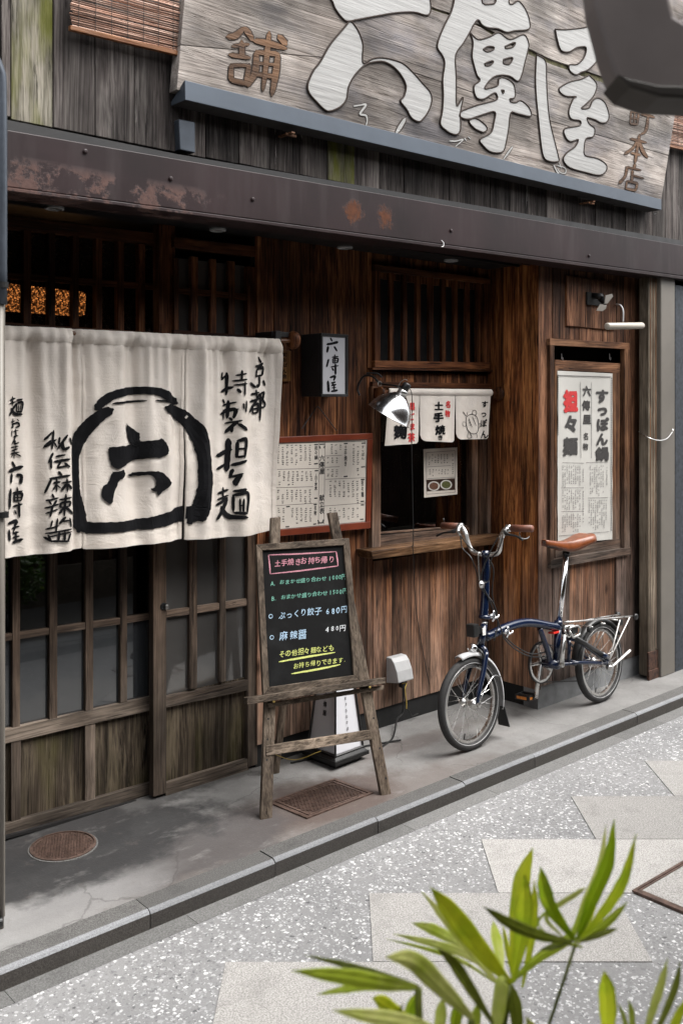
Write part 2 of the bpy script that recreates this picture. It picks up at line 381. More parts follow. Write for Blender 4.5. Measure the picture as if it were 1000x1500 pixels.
def glassm(name, tint, rough, spec, mixf, bumpy=0):
    m = NT(name); tr = m.n('BsdfTransparent', {0: tint}); gl = m.n('BsdfGlossy', {'Color': (1, 1, 1), 'Roughness': rough})
    fr = m.n('Fresnel', {'IOR': 1.5}); f = m.math('ADD', m.math('MULTIPLY', fr.outputs[0], spec), mixf, clamp=True)
    if bumpy:
        tc = m.n('TexCoord').outputs['Object']; nb = m.bump(m.n('TexVoronoi', {'Vector': tc, 'Scale': bumpy}).outputs['Distance'], 1, .01); m.set(gl.inputs['Normal'], nb); m.set(fr.inputs['Normal'], nb)
    sh = m.n('MixShader', {0: f, 1: tr.outputs[0], 2: gl.outputs[0]}); m.t.links.new(sh.outputs[0], m.out.inputs[0]); return m.m
M['glass'] = glassm('window_glass', (.55, .56, .56), .012, 1.7, .02)
def frost(name, col, spec=.6, rough=.1):
    m = NT(name); tc = m.n('TexCoord').outputs['Object']
    return m.fin(m.mix(m.mapr(m.noise(tc, 3, 3), .3, .7), tuple(x * .8 for x in col), tuple(x * 1.15 for x in col)), rough, None, **{'IOR': 1.6, 'Coat Weight': 1.0, 'Coat Roughness': .02})
M['frost'] = frost('grey_frosted_glass', (.062, .059, .056))
M['frost2'] = frost('dark_frosted_glass', (.030, .033, .036))
def pebble():
    m = NT('amber_pebbled_glass'); tc = m.n('TexCoord').outputs['Object']
    v = m.n('TexVoronoi', {'Vector': tc, 'Scale': 190.0}); s = m.mapr(m.n('SeparateColor', {0: v.outputs['Color']}).outputs[0], .35, .9)
    tr = m.n('BsdfTransparent', {0: m.mix(s, (.08, .06, .05), (1, .8, .6))})
    gl = m.n('BsdfGlossy', {'Color': (.9, .9, .9), 'Roughness': .15, 'Normal': m.bump(v.outputs['Distance'], 1, .01)})
    sh = m.n('MixShader', {0: .12, 1: tr.outputs[0], 2: gl.outputs[0]}); m.t.links.new(sh.outputs[0], m.out.inputs[0]); return m.m
M['pebble'] = pebble()
def emis(name, col, st):
    m = NT(name); return m.fin((.0, .0, .0), .5, None, **{'Emission Color': (*col, 1), 'Emission Strength': st})
M['amber'] = emis('lit_amber_lampshade', (1, .52, .22), .38)
M['lamp_lens'] = plain('downlight_lens', (.5, .48, .44), .2, .6)
def cloth(name, col):
    m = NT(name); tc = m.n('TexCoord').outputs['Object']; pos = m.n('NewGeometry').outputs['Position']
    a = m.n('TexWave', {'Vector': pos, 'Scale': 60.0, 'Distortion': 1.5, 'Detail': 2.0}, bands_direction='Z').outputs[1]
    b = m.n('TexWave', {'Vector': pos, 'Scale': 150.0, 'Distortion': 1.0}, bands_direction='X').outputs[1]
    w = m.math('ADD', m.math('MULTIPLY', a, .7), m.math('MULTIPLY', b, .3)); st = m.mapr(m.noise(pos, 5, 5), .35, .7)
    c = m.mix(m.math('MULTIPLY', w, .16), col, tuple(x * .72 for x in col)); c = m.mix(m.math('MULTIPLY', st, .18), c, tuple(x * y for x, y in zip(col, (.75, .68, .56))))
    cr = m.noise(pos, 14, 5, .7, 1.5)
    nm = m.bump(m.math('ADD', m.math('MULTIPLY', w, .12), cr), .42, .012)
    b1 = m.fin(c, .9, nm); tl = m.n('BsdfTranslucent', {0: c}); sh = m.n('MixShader', {0: .22, 1: m.b.outputs[0], 2: tl.outputs[0]}); m.t.links.new(sh.outputs[0], m.out.inputs[0]); return b1
M['cloth'] = cloth('unbleached_cotton', (.76, .70, .64))
M['floorshade'] = plain('white_floor_lantern_acrylic', (.62, .62, .65), .4, var=.04, scale=5)
M['lampshade'] = plain('white_lantern_acrylic', (.36, .36, .38), .4, var=.04, scale=5)
def beam():
    m = NT('maroon_painted_steel_with_rust'); pos = m.n('NewGeometry').outputs['Position']; z = m.n('SeparateXYZ', {0: pos}).outputs; 
    c = m.mix(m.mapr(m.noise(pos, 3, 5), .3, .7), (.012, .0062, .0064), (.025, .0130, .0138))
    n = m.noise(pos, 9, 8, .72)
    dark = m.noise(m.vscale(pos, (1, 1, .15)), 14, 4)
    c = m.mix(m.mapr(dark, .5, .75, 0, .5), c, (.045, .034, .034))
    r1 = m.math('MULTIPLY', m.mapr(n, .5, .56), m.math('MULTIPLY', m.mapr(z[0], 1.85, 2.05, 1, 0), m.mapr(z[2], 2.335, 2.37, 1, 0)))
    def spot(x, zz, r): 
        d = m.n('VectorMath', {0: m.vscale(pos, (1, 0, 1)), 1: (x, 0, zz)}, operation='DISTANCE').outputs['Value']; return m.mapr(m.math('ADD', d, m.math('MULTIPLY', m.math('SUBTRACT', m.noise(m.vscale(pos, (1, 1, .6)), 34, 6, .8), .5), .16)), r * .45, r, 1, 0)
    a = P(517, 310, 2.88); b = P(563, 318, 2.88)
    r2 = m.math('MAXIMUM', spot(a.x, a.z, .055), spot(b.x, b.z, .05))
    c = m.mix(m.math('MULTIPLY', r1, .75), c, m.mix(m.noise(pos, 60, 4), (.06, .035, .03), (.17, .10, .085)))
    c = m.mix(r2, c, m.mix(m.noise(pos, 50, 4), (.035, .014, .009), (.13, .046, .02)))
    rr = m.math('MAXIMUM', r1, r2)
    return m.fin(c, m.mapr(rr, 0, 1, .45, .9), m.bump(m.math('ADD', m.math('MULTIPLY', n, m.math('ADD', rr, .08)), m.math('MULTIPLY', rr, .3)), .3, .003), **{'Specular IOR Level': .25})
M['beam'] = beam()
def pavement():
    m = NT('stained_pavement_concrete'); pos = m.n('NewGeometry').outputs['Position']; xyz = m.n('SeparateXYZ', {0: pos}).outputs
    c = m.mix(m.mapr(m.noise(pos, 2.5, 6, .6), .35, .65), (.16, .155, .149), (.25, .244, .236)); fn = m.noise(pos, 160, 3)
    c = m.mix(m.mapr(fn, .35, .65, 0, .35), c, (.12, .116, .112)); w = m.noise(pos, 5, 6, .65)
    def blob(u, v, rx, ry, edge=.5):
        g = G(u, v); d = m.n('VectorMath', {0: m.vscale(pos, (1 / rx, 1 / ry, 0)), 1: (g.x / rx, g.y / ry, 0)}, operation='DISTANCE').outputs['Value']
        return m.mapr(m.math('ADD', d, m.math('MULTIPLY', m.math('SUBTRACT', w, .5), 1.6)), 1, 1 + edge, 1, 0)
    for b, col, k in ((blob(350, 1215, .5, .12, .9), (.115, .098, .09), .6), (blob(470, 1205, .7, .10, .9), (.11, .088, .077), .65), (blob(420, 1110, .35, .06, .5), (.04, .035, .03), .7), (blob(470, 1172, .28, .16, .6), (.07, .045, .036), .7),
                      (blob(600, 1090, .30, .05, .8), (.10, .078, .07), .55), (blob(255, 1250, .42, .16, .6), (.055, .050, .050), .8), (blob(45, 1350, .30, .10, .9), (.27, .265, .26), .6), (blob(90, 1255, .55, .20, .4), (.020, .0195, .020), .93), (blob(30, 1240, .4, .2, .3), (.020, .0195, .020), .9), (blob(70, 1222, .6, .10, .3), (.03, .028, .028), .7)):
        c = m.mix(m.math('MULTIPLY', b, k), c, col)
    c = m.mix(m.math('MULTIPLY', m.mapr(m.noise(pos, 14, 5, .7), .6, .72), .45), c, (.10, .085, .075))
    c = m.mix(m.math('MULTIPLY', m.mapr(m.noise(m.vscale(pos, (1, 2.2, 1)), 6, 7, .75), .56, .66), .16), c, (.40, .385, .37)); c = m.mix(m.math('MULTIPLY', m.mapr(m.noise(pos, 330, 2), .45, .6), .25), c, m.mix(1.0, c, (.55, .55, .55), 'MULTIPLY'))
    dv = m.n('VectorMath', {0: pos, 1: m.n('VectorMath', {0: m.n('TexNoise', {'Vector': pos, 'Scale': 5.0, 'Detail': 4.0}).outputs[1], 1: (.25, .25, 0)}, operation='MULTIPLY').outputs[0]}, operation='ADD').outputs[0]
    ck = m.n('TexVoronoi', {'Vector': m.vscale(dv, (1, 1, 0)), 'Scale': 1.25}, feature='DISTANCE_TO_EDGE').outputs['Distance']; ck = m.math('MULTIPLY', m.mapr(ck, .002, .006, 1, 0), m.mapr(m.noise(pos, 1.7, 2), .48, .56))
    c = m.mix(m.math('MULTIPLY', ck, .4), c, (.035, .03, .027)); gr = m.noise(pos, 75, 4, .8); c = m.mix(m.math('MULTIPLY', m.mapr(gr, .62, .68), .5), c, (.05, .045, .04))
    return m.fin(c, m.mapr(w, .3, .7, .8, .55), m.bump(m.math('ADD', w, m.math('MULTIPLY', fn, .25)), .35, .01))
M['pave'] = pavement()
def granite(name, c0, c1, sc=220):
    m = NT(name); tc = m.n('NewGeometry').outputs['Position']; rnd = m.n('ObjectInfo').outputs['Random']
    a = m.noise(tc, sc, 3, .7); b = m.noise(tc, 9, 5, .7); c = m.mix(m.mapr(a, .35, .65), c0, c1); c = m.mix(m.mapr(b, .52, .75, 0, .4), c, tuple(x * .5 for x in c0))
    hv = m.mapr(rnd, 0, 1, .85, 1.15); c = m.mix(1.0, c, m.n('CombineXYZ', {0: hv, 1: hv, 2: hv}).outputs[0], 'MULTIPLY')
    return m.fin(c, .75, m.bump(m.math('ADD', a, b), .4, .006))
M['kerb'] = granite('kerb_granite', (.04, .038, .036), (.14, .136, .13), 260)
M['arris'] = granite('worn_kerb_arris', (.13, .133, .14), (.25, .254, .262), 260)
M['kerbface'] = granite('dirty_kerb_face_granite', (.032, .028, .024), (.065, .058, .052))
M['gutter'] = granite('gutter_granite', (.085, .083, .08), (.19, .188, .182), 190)
M['beige'] = granite('beige_paving_slab', (.18, .172, .162), (.45, .435, .415), 210)
def terrazzo():
    m = NT('pebbled_terrazzo_street'); pos = m.n('NewGeometry').outputs['Position']; base = m.mix(m.mapr(m.noise(pos, 1.2, 4), .35, .65), (.19, .19, .192), (.28, .278, .278))
    base = m.mix(m.mapr(m.noise(pos, 300, 2), .4, .6, 0, .4), base, (.12, .12, .12))
    wv = m.n('VectorMath', {0: pos, 1: m.n('VectorMath', {0: m.n('TexNoise', {'Vector': pos, 'Scale': 95.0}).outputs[1], 1: (.020, .020, .0)}, operation='MULTIPLY').outputs[0]}, operation='ADD').outputs[0]
    for sc, th, cols in ((75.0, .34, [(.0, (.06, .06, .063)), (.08, (.14, .14, .143)), (.35, (.21, .21, .212)), (.6, (.36, .36, .365)), (.74, (.44, .44, .44)), (.82, (.56, .56, .56)), (1, (.74, .74, .73))]), (130.0, .30, [(0, (.09, .09, .095)), (.4, (.2, .2, .2)), (.7, (.36, .36, .36)), (.86, (.42, .42, .42)), (.92, (.6, .6, .6)), (1, (.75, .75, .74))])):
        v = m.n('TexVoronoi', {'Vector': wv, 'Scale': sc * .86}); cc = m.ramp(m.n('SeparateColor', {0: v.outputs['Color']}).outputs[1], cols)
        base = m.mix(m.mapr(v.outputs['Distance'], th, th + .06, 1, 0), base, cc)
    base = m.mix(m.mapr(m.noise(pos, .9, 4, .6), .4, .7, 0, .28), base, (.16, .155, .15))
    return m.fin(base, .6, m.bump(m.noise(pos, 120, 2), .15, .003))
M['terr'] = terrazzo()
def chalk(name, col):
    m = NT(name); pos = m.n('NewGeometry').outputs['Position']; n = m.noise(pos, 420, 3, .7)
    return m.fin(m.mix(m.mapr(n, .42, .62, .0, .75), col, tuple(x * .25 for x in col)), .95)
CH_ = {k: chalk('chalk_' + k, c) for k, c in dict(pink=(.62, .28, .34), green=(.20, .48, .38), blue=(.45, .62, .78), white=(.7, .72, .74), yellow=(.68, .72, .22)).items()}
def blackb():
    m = NT('chalkboard_black'); pos = m.n('NewGeometry').outputs['Position']
    c = m.mix(m.mapr(m.noise(pos, 9, 6, .7), .5, .8, 0, .6), (.006, .006, .006), (.02, .021, .021)); return m.fin(c, .8, **{'Specular IOR Level': .15})
M['board'] = blackb()
def leafm(name, a, b, k=.45):
    m = NT(name); tc = m.n('TexCoord').outputs['Object']; rnd = m.n('ObjectInfo').outputs['Random']
    c = m.mix(m.mapr(m.math('ADD', m.noise(tc, 18, 3), m.math('MULTIPLY', m.math('SUBTRACT', rnd, .5), .35)), .35, .65), a, b)
    sp = m.noise(tc, 60, 3); c = m.mix(m.mapr(sp, .68, .74, 0, .7), c, (.12, .08, .02))
    m.fin(c, .38); tl = m.n('BsdfTranslucent', {0: m.mix(.4, c, (.45, .55, .05))}); sh = m.n('MixShader', {0: k, 1: m.b.outputs[0], 2: tl.outputs[0]}); m.t.links.new(sh.outputs[0], m.out.inputs[0]); return m.m
M['leaf'] = leafm('palm_leaf_green', (.34, .54, .008), (.74, .80, .03), .62)
M['leafy'] = leafm('palm_leaf_yellow_green', (.55, .68, .06), (.86, .88, .30), .6)
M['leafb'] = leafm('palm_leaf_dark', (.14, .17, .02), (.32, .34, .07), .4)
M['bush'] = leafm('bush_leaf', (.03, .09, .01), (.09, .2, .02), .3)
M['stone'] = granite('rough_stone_plinth', (.10, .088, .07), (.24, .21, .17), 90)
M['opp'] = wood('opposite_house_boards', (.03, .015, .01), (.08, .045, .03), (.14, .09, .06), rough=.7)
M['plaster'] = plain('opposite_plaster', (.20, .17, .145), .9)
M['bamboo'] = wood('split_bamboo_reed', (.14, .06, .035), (.30, .17, .12), (.46, .33, .27), axis='x', rough=.6, knots=False)
M['bamboo2'] = wood('bamboo_end_batten', (.12, .04, .015), (.26, .10, .04), (.36, .17, .08), axis='x', rough=.5, knots=False)
M['signletter'] = plain('white_carved_letter_paint', (.62, .60, .575), .7, var=.05, scale=12)
M['signletter'] = None
def letterpaint():
    m = NT('white_painted_carving'); pos = m.n('NewGeometry').outputs['Position']; g = m.noise(m.vscale(pos, (.05, 1, 1)), 70, 4, .6); g2 = m.noise(m.vscale(pos, (.06, 1, 1)), 9, 3)
    c = m.mix(m.mapr(m.math('ADD', m.math('MULTIPLY', g, .5), m.math('MULTIPLY', g2, .5)), .4, .62), (.27, .265, .255), (.345, .34, .33)); return m.fin(c, .75, m.bump(g, .5, .006))
M['signletter'] = letterpaint()
M['signbrown'] = wood('brown_carved_letter', (.05, .02, .008), (.11, .055, .025), (.17, .09, .045), axis='x', rough=.6, knots=False)
M['groove'] = plain('carved_groove_brown', (.022, .012, .007), .9)
M['soil'] = plain('potting_soil', (.04, .028, .02), .95, scale=80)
M['pot'] = plain('dark_glazed_pot', (.03, .028, .03), .3)
# ================================================================== SETTING
def sheet(name, pts, mat, kind='structure', parent=None):
    n = len(pts); o = mk(name, ([Vector(p) for p in pts], [tuple(range(n))]), mat, parent)
    if kind: o['kind'] = kind
    return o
ZS = -.060
struct(mk('street', box(-30, 40, .99, 2.57, ZS - .2, ZS), M['terr']))
struct(mk('ground', box(-60, 70, -60, 70, -.6, -.3), M['pave']))
gut = struct(mk('gutter', box(-30, 40, 2.57, 2.66, ZS - .2, ZS - .006), M['blackwood']))
x = -1.2
kj = [XU(u, 2.645) for u in (220, 403, 553, 681, 783, 875, 933)]
KJ = [kj[0] - .6 * k for k in (5, 4, 3, 2, 1)] + kj + [kj[-1] + .6 * k for k in range(1, 6)]
GJ = [k + .13 for k in KJ]
for a, b in zip(GJ, GJ[1:]): mk('gutter_stone', box(a + .001, b - .001, 2.5695, 2.6445, ZS - .1, ZS + .001), M['gutter'], gut)
kb = struct(mk('kerb', box(-30, 40, 2.66, 2.73, ZS - .2, -.012), M['blackwood']))
for i, (a, b) in enumerate(zip(KJ, KJ[1:])):
    dy = random.uniform(-.002, .002); dz = random.uniform(-.0015, .0015)
    V = [(x_, y_, z_) for x_ in (a + .0018, b - .0018) for y_, z_ in ((2.645 + dy, ZS - .1), (2.645 + dy, -.011 + dz), (2.650 + dy, -.004 + dz), (2.661 + dy, dz + .0008), (2.7345, dz + .0015), (2.7345, ZS - .1))]
    F = [(0, 1, 2, 3, 4, 5), (11, 10, 9, 8, 7, 6)] + [(k, k + 6, (k + 1) % 6 + 6, (k + 1) % 6) for k in range(6)]
    mk('kerb_stone', (V, F), None, kb, mats=[M['kerb'], M['kerbface'], M['arris']], fm=[0, 0, 1, 2, 2, 0, 0, 0])
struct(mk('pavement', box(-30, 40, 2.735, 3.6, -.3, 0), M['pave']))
far = struct(mk('far_kerb', box(-30, 40, .90, .99, -.3, -.005), M['kerb']))
struct(mk('far_pavement', box(-30, 40, -.6, .90, -.3, 0), M['gutter']))
# paving slabs laid on the diagonal
def cg(p, t, z=ZS): return Vector((p * CS + t * SN, -p * SN + t * CS, z))
st = bpy.data.objects['street']
for k in range(-1, 6):
    for rep in (0, 2, -2):
        for half in (0,):
            t0 = 2.435 + .398 * k; p0 = -.344 + .436 * k + rep * .83 + half * .415 + (0 if rep == 0 else .0); q = [(p0, t0), (p0 + .83, t0), (p0 + .83, t0 + .398), (p0, t0 + .398)]
            g = .0016; q = [(p0 + g, t0 + g), (p0 + .83 - g, t0 + g), (p0 + .83 - g, t0 + .398 - g), (p0 + g, t0 + .398 - g)]
            b = [cg(*c, z=ZS - .03) for c in q]; t = [cg(*c, z=ZS + .0035) for c in q]
            if max(v.y for v in t) > 2.565 or min(v.y for v in t) < 1.0: continue
            mk('paving_slab', (b + t, BF), M['beige'], st)
# steel frame of a sunken cover in the street
fo = [G(925, 1308, ZS), G(1000, 1264, ZS), G(1075, 1292, ZS), G(1010, 1344, ZS)]
cen = sum(fo, Vector()) / 4
cv = thing('street_cover', cen, 'diamond-set square street cover with brown steel rim at the right edge of the paving', 'manhole cover')
def ringslab(o, w, z0, z1):
    c = sum(o, Vector()) / len(o); i = [p + (c - p) * w for p in o]; n = len(o); V = [Vector((p.x, p.y, z)) for z in (z0, z1) for p in o + i]; F = []
    for k in range(n):
        j = (k + 1) % n; F += [(2 * n + k, 2 * n + j, 3 * n + j, 3 * n + k), (k, 2 * n + k, 2 * n + j, j)[::-1], (n + k, n + j, 3 * n + j, 3 * n + k)]
    return V, F
mk('rim', ringslab(fo, .10, ZS - .02, ZS + .010), M['iron'], cv)
mk('inner_rim', ringslab([p + (cen - p) * .115 for p in fo], .07, ZS - .02, ZS + .008), M['iron'], cv)
inn = [p + (cen - p) * .185 for p in fo]; mk('paved_infill', prism([Vector((p.x, p.y, ZS - .02)) for p in inn], (0, 0, .026)), M['beige'], cv)
# round iron cover in the pavement
c = G(93, 1240); mh = thing('drain_cover', c, 'small round rusty iron drain cover sunk in the stained pavement by the sliding door', 'manhole cover')
mk('collar', lathe(c, (0, 0, 1), [(.122, -.01), (.122, .002), (.116, .003), (.116, -.01)], 40), M['kerb'], mh)
mk('rim', lathe(c, (0, 0, 1), [(.1155, -.01), (.1155, .006), (.108, .007), (.108, -.01)], 40), M['iron'], mh)
mk('lid', lathe(c, (0, 0, 1), [(.107, -.01), (.107, .003), (0, .003)], 40), M['iron'], mh)
L = []
for i in range(-9, 10):
    for j in range(-9, 10):
        x, y = i * .0112 + (j % 2) * .0056, j * .0105
        if x * x + y * y < .0101: r = .0034; L.append(box(c.x + x - r, c.x + x + r, c.y + y - r * .6, c.y + y + r * .6, .003, .0062))
tag(mk('lid_studs', join(*L), M['iron'], mh), None, None, kind='stuff')
# rectangular iron cover under the easel
q = [G(399, 1175), G(485, 1143), G(553, 1161), G(443, 1202)]; c = sum(q, Vector()) / 4
rc = thing('meter_cover', c, 'rusty rectangular iron meter cover in the pavement under the easel', 'manhole cover')
# squared-up rectangle
ex = ((q[1] - q[0]) + (q[2] - q[3])) / 2; ey = ((q[3] - q[0]) + (q[2] - q[1])) / 2; hx = ex / 2; hy = ey / 2
q = [c - hx - hy, c + hx - hy, c + hx + hy, c - hx + hy]
mk('rim', ringslab(q, .10, -.01, .006), M['iron'], rc); qi = [p + (c - p) * .115 for p in q]
mk('lid', prism([Vector((p.x, p.y, -.01)) for p in qi], (0, 0, .012)), M['iron'], rc); mk('lid_border', ringslab([p + (c - p) * .14 for p in q], .07, .002, .0055), M['iron'], rc)
L = []
for i in range(1, 22):
    for s_ in (1, -1):
        f0 = i / 11 - 1; 
        pts = []
        for k in range(2):
            yy = (-.74, .74)[k]; xx = f0 + s_ * yy * .42
            pts.append((max(-.78, min(.78, xx)), yy if abs(xx) < .78 else (abs(.78) * (1 if xx > 0 else -1) - f0) / (s_ * .42)))
        if abs(pts[0][1]) > .8 or abs(pts[1][1]) > .8: continue
        a, b = [c + hx * p[0] + hy * p[1] for p in pts]; d = (b - a).normalized(); n = Vector((-d.y, d.x, 0)) * .0014
        L.append(prism([a - n + Vector((0, 0, .002)), b - n + Vector((0, 0, .002)), b + n + Vector((0, 0, .002)), a + n + Vector((0, 0, .002))], (0, 0, .003)))
tag(mk('lid_ribs', join(*L), M['iron'], rc), None, None, kind='stuff')
# ================================================================== SHOPFRONT
shop = thing('wooden_shopfront', (3.4, 3.2, 0), 'old dark cedar shopfront with maroon steel beam, lattice windows and sliding doors', 'building')
YL, YR, YW, YB, XC = 3.43, 3.37, 3.36, 3.02, 4.088
ZT = 2.33
def boards(par, x0, x1, z0, z1, wd, Yf, D, mat, holes=(), face='x', jit=.003, seed=1, cuts=(), gap=.0036):
    rg = random.Random(seed); xs = [x0]
    while xs[-1] < x1 - wd * .6: xs.append(min(x1, xs[-1] + wd * rg.uniform(.8, 1.2)))
    if xs[-1] < x1: xs.append(x1)
    if cuts: xs = [x0] + list(cuts) + [x1]
    for h in holes:
        for e in h[:2]:
            if x0 + .01 < e < x1 - .01:
                k = min(range(1, len(xs) - 1), key=lambda i: abs(xs[i] - e)) if len(xs) > 2 else None
                if k and abs(xs[k] - e) < wd * .45: xs[k] = e
                else: xs.append(e)
        xs.sort()
    for a, b in zip(xs, xs[1:]):
        if b - a < .008: continue
        rs = [(z0, z1)]; m = (a + b) / 2
        for h in holes:
            if h[0] < m < h[1]:
                rs = [r for s, e in rs for r in ((s, min(e, h[2])), (max(s, h[3]), e)) if r[1] - r[0] > .004]
        for s, e in rs:
            d = rg.uniform(0, jit); f = box(a + gap / 2, b - gap / 2, Yf + d, Yf + D, s, e)
            if face == 'y': f = ([Vector((Yf + d if v.y < Yf + D - .0001 else Yf + D, v.x, v.z)) for v in f[0]], f[1])
            mk('board', f, mat if not callable(mat) else mat((a + b) / 2, s), par, bev=.0016)
# rooms behind, closed and dark
room = mk('interior_wall', join(box(.4, 7, 4.9, 5, -.1, 6.2), box(.4, .5, 3.5, 5, -.1, 6.2), box(6.9, 7, 3.1, 5, -.1, 6.2), box(.4, 7, 2.99, 5, 6.2, 6.3), box(.5, 6.9, 3.6, 4.9, -.1, -.001), box(4.2, 6.9, 3.1, 3.62, -.1, -.001), box(1, 6.9, 3.5, 4.9, 2.36, 2.4)), M['blackwood'], shop)
# upper cladding
uw = mk('upper_wall', box(1.17, 6.6, 2.955, 2.99, 2.5, 6.2), M['black'], shop)
def sline3(u):
    L_ = [(15, 174), (250, 221), (500, 267), (1000, 356), (1200, 392)]
    for (a, b), (c, d) in zip(L_, L_[1:]):
        if u <= c: return b + (d - b) * (u - a) / (c - a)
    return 392
cut = [1.235, 1.375] + [1.375 + .1475 * k for k in range(1, 30)]
for i, (a, b) in enumerate(zip(cut, cut[1:])):
    um = U0 + FPX * (((a + b) / 2 * CS - 2.93 * SN) / ((a + b) / 2 * SN + 2.93 * CS)); vm = sline3(um); zb = ZV(um, vm, 2.93)
    d = random.uniform(0, .007); mk('board', box(a + .0015, b - .0015, 2.928 + d, 2.954, zb, 6.2), M['clad_moss'] if i in (0, 9) else M['clad'], uw, bev=.002)
mk('edge_board', box(1.205, 1.232, 2.93, 2.99, 2.50, 6.2), M['clad'], uw)
# maroon beam
bmO = mk('steel_beam', hexa([P(-30, 183, 2.88), P(1060, 370, 2.88), P(1060, 412, 2.88), P(-30, 268, 2.88)], [p + Vector((0, .02, 0)) for p in (P(-30, 183, 2.88), P(1060, 370, 2.88), P(1060, 412, 2.88), P(-30, 268, 2.88))]), M['beam'], shop, bev=.003)
mk('lower_flange', hexa([P(-30, 268.5, 2.868), P(1060, 412.5, 2.868), P(1060, 417, 2.868), P(-30, 274, 2.868)], [p + Vector((0, .13, 0)) for p in (P(-30, 268.5, 2.868), P(1060, 412.5, 2.868), P(1060, 417, 2.868), P(-30, 274, 2.868))]), M['beam'], bmO, bev=.002)
mk('top_flashing', hexa([P(-30, 176, 2.902), P(1060, 363, 2.902), P(1060, 372, 2.902), P(-30, 190, 2.902)], [p + Vector((0, .05, 0)) for p in (P(-30, 176, 2.902), P(1060, 363, 2.902), P(1060, 372, 2.902), P(-30, 190, 2.902))]), M['blackwood'], bmO)
for u, v in ((370, 292), (660, 338), (862, 375), (125, 222), (250, 262)):
    p = P(u, v, 2.88); mk('bolt', lathe(p + Vector((0, .001, 0)), (0, -1, 0), [(.008, 0), (.008, .006), (.004, .008), (0, .008)], 10), M['beam'], bmO)
p = P(646, 352, 2.866); mk('hook', tube([p + Vector((0, 0, -.0)), p + Vector((.004, -.01, -.012)), p + Vector((0, -.012, -.028)), p + Vector((-.008, -.008, -.03))], .002, 6, sm=4), M['alu'], bmO)
sf = mk('soffit', join(box(1.1, 5.6, 2.9, 3.6, ZT, ZT + .03), box(1.1, 6.6, 2.905, 2.954, 2.36, 2.48)), M['blackwood'], shop)
for k in range(3): mk('soffit_batten', box(1.2, 4.07, 2.99 + .07 * k, 3.002 + .07 * k, ZT - .012, ZT - .0005), M['dark_iron'], sf)
for u, v in ((80, 304), (319, 336), (505, 362), (660, 381)):
    g = G(u, v, ZT - .002); r = mk('downlight', lathe(g, (0, 0, -1), [(.036, -.001), (.036, .006), (.029, .008), (.027, .001)], 24), M['greybox'], sf)
    mk('lens', lathe(g, (0, 0, -1), [(.0265, 0), (.02, .004), (0, .005)], 20), M['lamp_lens'], r) if 0 else mk('downlight_lens', lathe(g, (0, 0, -1), [(.0265, 0), (.02, .004), (0, .005)], 20), M['lamp_lens'], sf)
# corner posts
mk('corner_post', box(XU(-14, 2.915), XU(8.5, 2.915), 2.915, 2.98, 0, 2.3), M['steelpost'], shop, bev=.003)
# ---- left transom lattice
tl = mk('transom_window', rq(8, 258, 316, 345, 334, 361.5, YL, .04), M['lath'], shop, bev=.0015)
mk('rail', rq(8, 258, 472, 489, 486, 502, YL, .04), M['lath'], tl)
mk('rail', rq(10, 233, 399, 416, 408, 425, YL + .006, .02), M['lath'], tl, bev=.001)
for a, b in ((35, 46.5), (72, 81.5), (107, 116), (141, 150), (173, 182), (204, 213), (0, 9)):
    mk('mullion', vb(a, b, YL + .002, .03, ZV(a, 330, YL) * 0 + 1.84, 2.245), M['lat'], tl, bev=.001)
for a, b in ((9, 35), (46.5, 72), (81.5, 107), (116, 141), (150, 173), (182, 204), (213, 234)):
    mk('pane', vb(a, b, YL + .034, .004, 1.84, 2.245), M['pebble'], tl)
am = thing('interior_lamp', P(45, 440, 3.74), 'amber glowing lamp behind the pebbled transom panes at far left', 'lamp')
mk('lamp_shade', qb([(-10, 412), (128, 428), (126, 462), (-10, 452)], 3.70, .08), M['amber'], am, bev=.01); mk('cap', qb([(20, 408), (60, 413), (60, 423), (20, 418)], 3.72, .04), M['dark_iron'], am)
# post between transoms
mk('door_post', vb(233, 257, YR + .02, .05, 1.78, ZT - .001), M['lat'], shop, bev=.002)
# ---- right transom
tr = mk('transom_window', rq(255, 376, 346.5, 361, 362, 376, YR, .04), M['lath'], shop, bev=.0015)
for a, b in ((255.5, 262), (363, 375.5)): mk('stile', vb(a, b, YR + .002, .036, 1.83, 2.195), M['lat'], tr, bev=.001)
for a, b in ((280, 290), (309, 317), (335, 344)): mk('mullion', vb(a, b, YR + .008, .02, 1.83, 2.21), M['lat'], tr, bev=.001)
mk('rail', rq(262, 363, 421, 431, 430, 440, YR + .010, .018), M['lath'], tr, bev=.001)
for a, b in ((262, 280), (290, 309), (317, 335), (344, 363)): mk('pane', vb(a, b, YR + .032, .004, 1.83, 2.2), M['frost'], tr)
mk('rail', rq(255, 376, 483, 492, 494, 502, YR + .001, .04), M['lath'], tr)
mk('lintel', box(1.2, XU(376, YR), YR + .045, YR + .1, 1.80, 1.84), M['lath'], shop)
